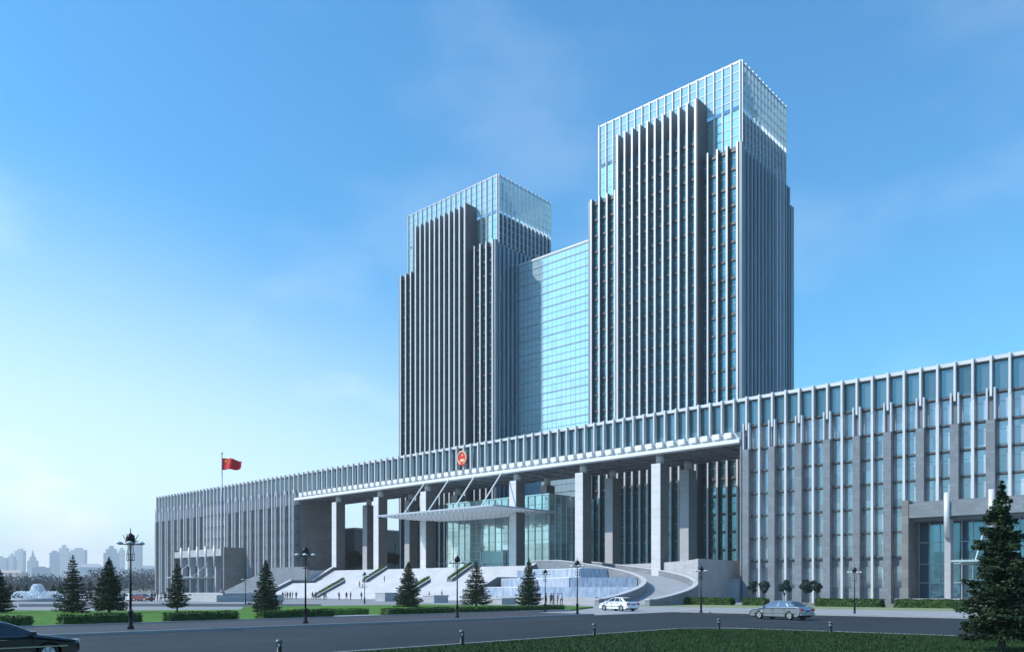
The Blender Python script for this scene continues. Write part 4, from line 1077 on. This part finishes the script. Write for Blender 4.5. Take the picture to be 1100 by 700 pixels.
# ------------------------------------------------------------------ people
SK = pmat('skin', (.45, .28, .2), .6)
def person_mesh(pose, shirt, trouser, name):
    """skin-modifier figure, 1.7 m; pose: 0 standing, 1 walking"""
    V = []; E = []; Rr = []
    def v(x, y, z, r): V.append((x, y, z)); Rr.append(r); return len(V)-1
    st_ = .17 if pose else .02
    pel = v(0,0,.92,.13); wa = v(0,0,1.08,.115); ch = v(.01,0,1.28,.15); nk = v(0,0,1.44,.055); hd = v(.02,0,1.54,.085); ht = v(.02,0,1.63,.08)
    E += [(pel,wa),(wa,ch),(ch,nk),(nk,hd),(hd,ht)]
    no = v(.105,0,1.56,.018); E.append((hd,no))
    for s in (-1, 1):
        hp = v(0,s*.09,.86,.095); kn = v(.05+s*st_*.6, s*.10, .48, .06); an = v(s*st_-.03*(s<0)*pose, s*.10, .09, .042); ft = v(s*st_+.15, s*.11, .04, .035)
        E += [(pel,hp),(hp,kn),(kn,an),(an,ft)]
        sh = v(0,s*.17,1.38,.06); el = v(-.03-s*st_*.3, s*.23, 1.12, .042); wr = v(.06-s*st_*.7, s*.22, .90, .03); ha = v(.08-s*st_*.7, s*.22, .82, .033)
        E += [(ch,sh),(sh,el),(el,wr),(wr,ha)]
        for q in range(4): f = v(.08-s*st_*.7+(q-1.5)*.018+.01, s*.215, .745+.008*abs(q-1.5), .008); E.append((ha,f))
        f = v(.115-s*st_*.7, s*.20, .79, .009); E.append((ha,f))
    me = bpy.data.meshes.new(name+'_skeleton'); me.from_pydata(V, E, []); o = bpy.data.objects.new(name+'_skeleton', me); COL.objects.link(o)
    m = o.modifiers.new('skin', 'SKIN'); 
    for i, r_ in enumerate(Rr): me.skin_vertices[0].data[i].radius = (r_, r_)
    me.skin_vertices[0].data[0].use_root = True
    s_ = o.modifiers.new('sub', 'SUBSURF'); s_.levels = 1; s_.render_levels = 1
    bpy.context.view_layer.update(); dg = bpy.context.evaluated_depsgraph_get()
    out = bpy.data.meshes.new_from_object(o.evaluated_get(dg)); out.name = name
    bpy.data.objects.remove(o); bpy.data.meshes.remove(me)
    out.materials.clear()
    for mm in (SK, shirt, trouser, M['tyre']): out.materials.append(mm)
    for p_ in out.polygons:
        z = p_.center.z; y = abs(p_.center.y)
        p_.material_index = 3 if z < .09 else 2 if z < .93 and y < .19 else 1 if (z < 1.43 and (y < .19 or z > .95)) else 0
        p_.use_smooth = True
    return out
cols = [pmat('dark_coat', (.02,.02,.03), .8), pmat('navy_cloth', (.02,.03,.08), .8), pmat('white_shirt', (.7,.7,.72), .8), pmat('brown_coat', (.12,.06,.04), .8), pmat('red_coat', (.35,.04,.04), .8)]
pm = [person_mesh(0, cols[0], cols[0], 'person'), person_mesh(1, cols[1], cols[0], 'person'), person_mesh(1, cols[2], cols[1], 'person'), person_mesh(0, cols[3], cols[0], 'person'), person_mesh(1, cols[4], cols[0], 'person')]
hairm = MB().lathe([(.088,1.55),(.10,1.60),(.096,1.66),(.07,1.70),(.03,1.725)], (.0,0), 12).mesh('hair', M['tyre'], smooth=True)
def zstair(y):
    if y < -21.5: return .012
    if y < -13.2: return 3.8*math.ceil((y+21.5)/8.3*24)/24
    if y < -6.6: return 3.8
    if y < 0: return 3.8+3.55*math.ceil((y+6.6)/6.6*22)/22
    return 7.35
def person(px, t, kind, rot, label, z=None, group='people in front of the building'):
    x, y = gt(px, t)
    if z is None: z = zstair(y) if -50.7 < x < 22.4 else .012
    o = bpy.data.objects.new('person', pm[kind]); COL.objects.link(o); o.location = (x, y, z); o.rotation_euler.z = rot
    tag(o, label, 'person', group)
    h = bpy.data.objects.new('hair', hairm); COL.objects.link(h); h.parent = o
gA = 'people near the cascade'
for px, t, k, r_, lab in ((586.5, 114, 0, 1.0, 'person in dark clothes by the cascade, leftmost of the group'), (592, 113, 1, 2.5, 'person in navy walking second in the group by the cascade'), (594.5, 116, 3, .4, 'person in brown coat in the middle of the group by the cascade'),
                          (599, 114, 0, 4, 'person in dark clothes fourth in the group by the cascade'), (603, 114.5, 2, 5.6, 'person in white shirt by the cascade, rightmost of the group')):
    person(px, t, k, r_, lab, .012, gA)
gB = 'people at the foot of the staircase'
for i, (px, k) in enumerate(((303.5,0),(306,1),(308.5,0),(311.5,3),(314,0),(318,1))): person(px, 172+i % 2*3, k, i*1.1, ('person in dark clothes', 'person in navy', 'person in dark coat', 'person in brown', 'person in black', 'person in navy jacket')[i]+', '+('leftmost','second','third','fourth','fifth','sixth')[i]+' in the row of six beside the conifer', None, gB)
for i, (px, k) in enumerate(((335.5,1),(339,0),(343,2),(348,0),(350,1))): person(px, 170+i % 2*3, k, i*1.7, ('person in navy walking', 'person in dark clothes', 'person in white shirt', 'person in black coat', 'person in navy jacket')[i]+', '+('first','second','third','fourth','fifth')[i]+' of the five people beside the second street lamp', None, gB)
for px, t, k, lab in ((364, 165, 0, 'person in dark clothes alone between two groups at the stair foot'), (372, 166, 1, 'person in navy walking with another at the stair foot'), (376.5, 168, 0, 'person in dark clothes walking with another in navy'), (388, 165, 1, 'person in navy beside the distant lamp at the stair foot')): person(px, t, k, t, lab, None, gB)
gC = 'people climbing the stairs'
for px, t, k, lab in ((412.7, 196, 0, 'person in dark clothes high on the stairs between the left planters'), (461, 165, 1, 'person in navy on the lower steps'), (474.5, 164, 0, 'person in dark clothes on the lower steps right of the planter'), (386, 190, 4, 'person in red coat on the stairs left of the planter'), (389, 189, 2, 'person in white shirt on the stairs left of the planter')): person(px, t, k, 1.2, lab, None, gC)
gD = 'people far off on the plaza'
for i, (px, t, k) in enumerate(((163,150,0),(166,155,1),(169,152,3),(172.5,135,2),(177,150,0),(181,148,4),(268.5,150,0),(272,150,1))):
    person(px, t, k, i*2.1, ('person in dark clothes right of the parked cars, far off', 'person in navy right of the parked cars, far off', 'person in brown far off before the left wing', 'person in white shirt far off on the plaza', 'person in dark clothes far off before the wing corner', 'person in red coat far off beside the fourth conifer', 'person in dark clothes right of the flag platform', 'person in navy right of the flag platform')[i], .014, gD)

# ------------------------------------------------------------------ plaza fountain at the far left
fxx, fyy = gt(40, 150)
ft_ = thing('plaza_fountain', 'round fountain with white spraying water, far left on the plaza', 'fountain', (fxx, fyy, 0))
MB().lathe([(5.2,.012),(5.2,.6),(4.9,.6),(4.9,.4)], (fxx,fyy), 40).build('basin', M['stone_light'], ft_, True)
MB().lathe([(4.85,.3),(4.85,.48)], (fxx,fyy), 40).build('water', M['pool'], ft_)
r = np.random.default_rng(5); P = []
for i in range(26):
    a = i*2*math.pi/26
    for rr, hh, n_ in ((4.4, 1.3, 90), (1.2, 2.6, 160)):
        t = r.random(n_); d = rr*(1-.55*t if rr > 2 else .3+.9*t)
        z = .45+hh*(4*t*(1-t) if rr > 2 else 1-(t**2)*.8)
        P.append(np.stack([fxx+d*math.cos(a)+r.normal(size=n_)*.07, fyy+d*math.sin(a)+r.normal(size=n_)*.07, z+r.normal(size=n_)*.06], 1))
v, f = leaf_quads(np.concatenate(P), .09, r, 1, .8); leaf_obj('spray', v, f, M['foam'], ft_)
g = 'small dark evergreens around the plaza fountain'
for i, (px, t, h, lab) in enumerate(((11, 165, 3.4, 'small dark evergreen left of the plaza fountain, outermost'), (19, 168, 3.1, 'small dark evergreen left of the plaza fountain, middle'), (28, 172, 3.4, 'small dark evergreen just behind the plaza fountain'), (57, 175, 3.6, 'small dark evergreen right of the plaza fountain spray'), (97, 180, 4.5, 'small dark evergreen between the first two conifers of the lawn'), (64, 190, 3.6, 'small dark evergreen far right of the plaza fountain'))):
    p = gt(px, t); conifer(p[0], p[1], .01, h, 1.1, lab, g, 'conifer', 12, 200+i, leaf=.16, lift=.12, dens=.5)

# ------------------------------------------------------------------ far woodland and skyline
r = np.random.default_rng(11); P = []
for px in np.arange(-120, 330, 1.6):
    for row in range(3):
        t = 420+row*70+r.random()*40; hh = (6+r.random()*5)*(1.25 if 95 < px < 175 else 1)*(1+.12*row); x, y = gt(px, t); n_ = 45
        q = r.normal(size=(n_,3)); q /= np.linalg.norm(q, axis=1)[:,None]; q *= (r.random(n_)**.4)[:,None]
        P.append(np.array([x, y, hh*.55])+q*np.array([2.3+r.random()*1.5, 2.6, hh*.5]))
P = np.concatenate(P); v, f = leaf_quads(P, .62, r, 1, .6)
o = leaf_obj('woodland', v, f, M['wood_far']); o['kind'] = 'stuff'; tag(o, 'dark band of distant trees beyond the plaza', 'woodland')
def city_mat(name, col):
    m = stone(name, col, 5, 3.2, .9, .05); m.node_tree.nodes['Brick Texture'].inputs['Mortar'].default_value = (*[c*.6 for c in col], 1)
    m.node_tree.nodes['Brick Texture'].offset = 0; return m
cmats = [city_mat('pale_block', (.55,.56,.62)), city_mat('grey_block', (.48,.50,.56)), city_mat('warm_block', (.52,.45,.42))]  # pale walls: part of the distance haze is put into these colours
g = 'hazy city blocks on the horizon'
SKY = [(-14,8,597,1500,0,'f','hazy city block at the left edge, lowest of the first cluster'), (8,17,594,1550,1,'s','hazy stepped city block second from the left'), (16,27,589,1600,0,'f','hazy tall city block third from the left'),
       (30,40,594,1650,1,'p','hazy pointed city tower standing alone'), (54,63,591,1600,0,'f','hazy city block left part of the middle cluster'), (61,76,585,1700,1,'s','hazy tallest stepped block in the middle cluster'), (76,93,588,1620,0,'f','hazy broad block right part of the middle cluster'),
       (86,109,605,1100,0,'r','lower nearer block with pale roof between the conifers'), (112,127,586,1650,0,'s','hazy slab tower left of the tall street lamp'), (138,152,580,1500,1,'f','hazy tall slab right behind the tall street lamp'),
       (128,133,588,1900,0,'f','thin hazy tower just left of the tall street lamp'), (152,167,607,900,1,'r','grey block nearest the left wing'), (-5,30,612,800,2,'r','low reddish roofed building at far left beyond the trees'), (36,52,608,1000,0,'f','low pale block under the pointed tower'), (128,142,611,820,1,'f','low grey block behind the tall street lamp')]
for a, c, yt, t, mi, kind, lab in SKY:
    t *= 2.9
    x0, y0 = gt(a, t); x1, y1 = gt(c, t); h = 2.3+(632-yt)*t/872; wd = math.hypot(x1-x0, y1-y0); mx_, my_ = (x0+x1)/2, (y0+y1)/2
    b = MB(); W2 = wd/2; dp = min(wd*.8, 22)
    if kind == 'f': b.box(-W2, W2, -dp/2, dp/2, 0, h*.95).box(-W2*.5, W2*.5, -dp/4, dp/4, h*.95, h)
    elif kind == 's': b.box(-W2, W2, -dp/2, dp/2, 0, h*.84).box(-W2*.7, W2*.7, -dp*.35, dp*.35, h*.84, h*.93).box(-W2*.3, W2*.3, -dp*.2, dp*.2, h*.93, h)
    elif kind == 'p':
        b.box(-W2, W2, -dp/2, dp/2, 0, h*.8).box(-W2*.6, W2*.6, -dp*.3, dp*.3, h*.8, h*.9).tube((0,0,h*.9), (0,0,h*1.12), W2*.4, .3, 6)
    else:
        b.box(-W2, W2, -dp/2, dp/2, 0, h*.86); k = len(b.v)
        b.v += [(-W2-1,-dp/2-1,h*.86),(W2+1,-dp/2-1,h*.86),(W2+1,dp/2+1,h*.86),(-W2-1,dp/2+1,h*.86),(-W2*.7,0,h),(W2*.7,0,h)]
        for q in ((0,1,5,4),(2,3,4,5),(1,2,5),(3,0,4),(3,2,1,0)): b.f.append(tuple(k+i for i in q)); b.m.append(0)
    o = bpy.data.objects.new('city_block', b.mesh('city_block', cmats[mi])); COL.objects.link(o)
    o.location = (mx_, my_, 0); o.rotation_euler.z = math.asin(.6708)+random.uniform(-.3, .3); tag(o, lab, 'building', g)

# ------------------------------------------------------------------ haze
HAZE = .00017
hz = MB().box(-6200, 3500, -2500, 5900, -1, 290); m = bpy.data.materials.new('haze_air'); m.use_nodes = True; nt = m.node_tree; nt.nodes.clear()
out = nt.nodes.new('ShaderNodeOutputMaterial'); pv = nt.nodes.new('ShaderNodeVolumePrincipled')
pv.inputs['Color'].default_value = (.93, .96, 1, 1); pv.inputs['Density'].default_value = HAZE; pv.inputs['Anisotropy'].default_value = 0
nt.links.new(pv.outputs[0], out.inputs['Volume'])
if HAZE > 0:
    o = hz.build('haze', m); o['kind'] = 'stuff'; o['label'] = 'pale blue air that fades the far city'
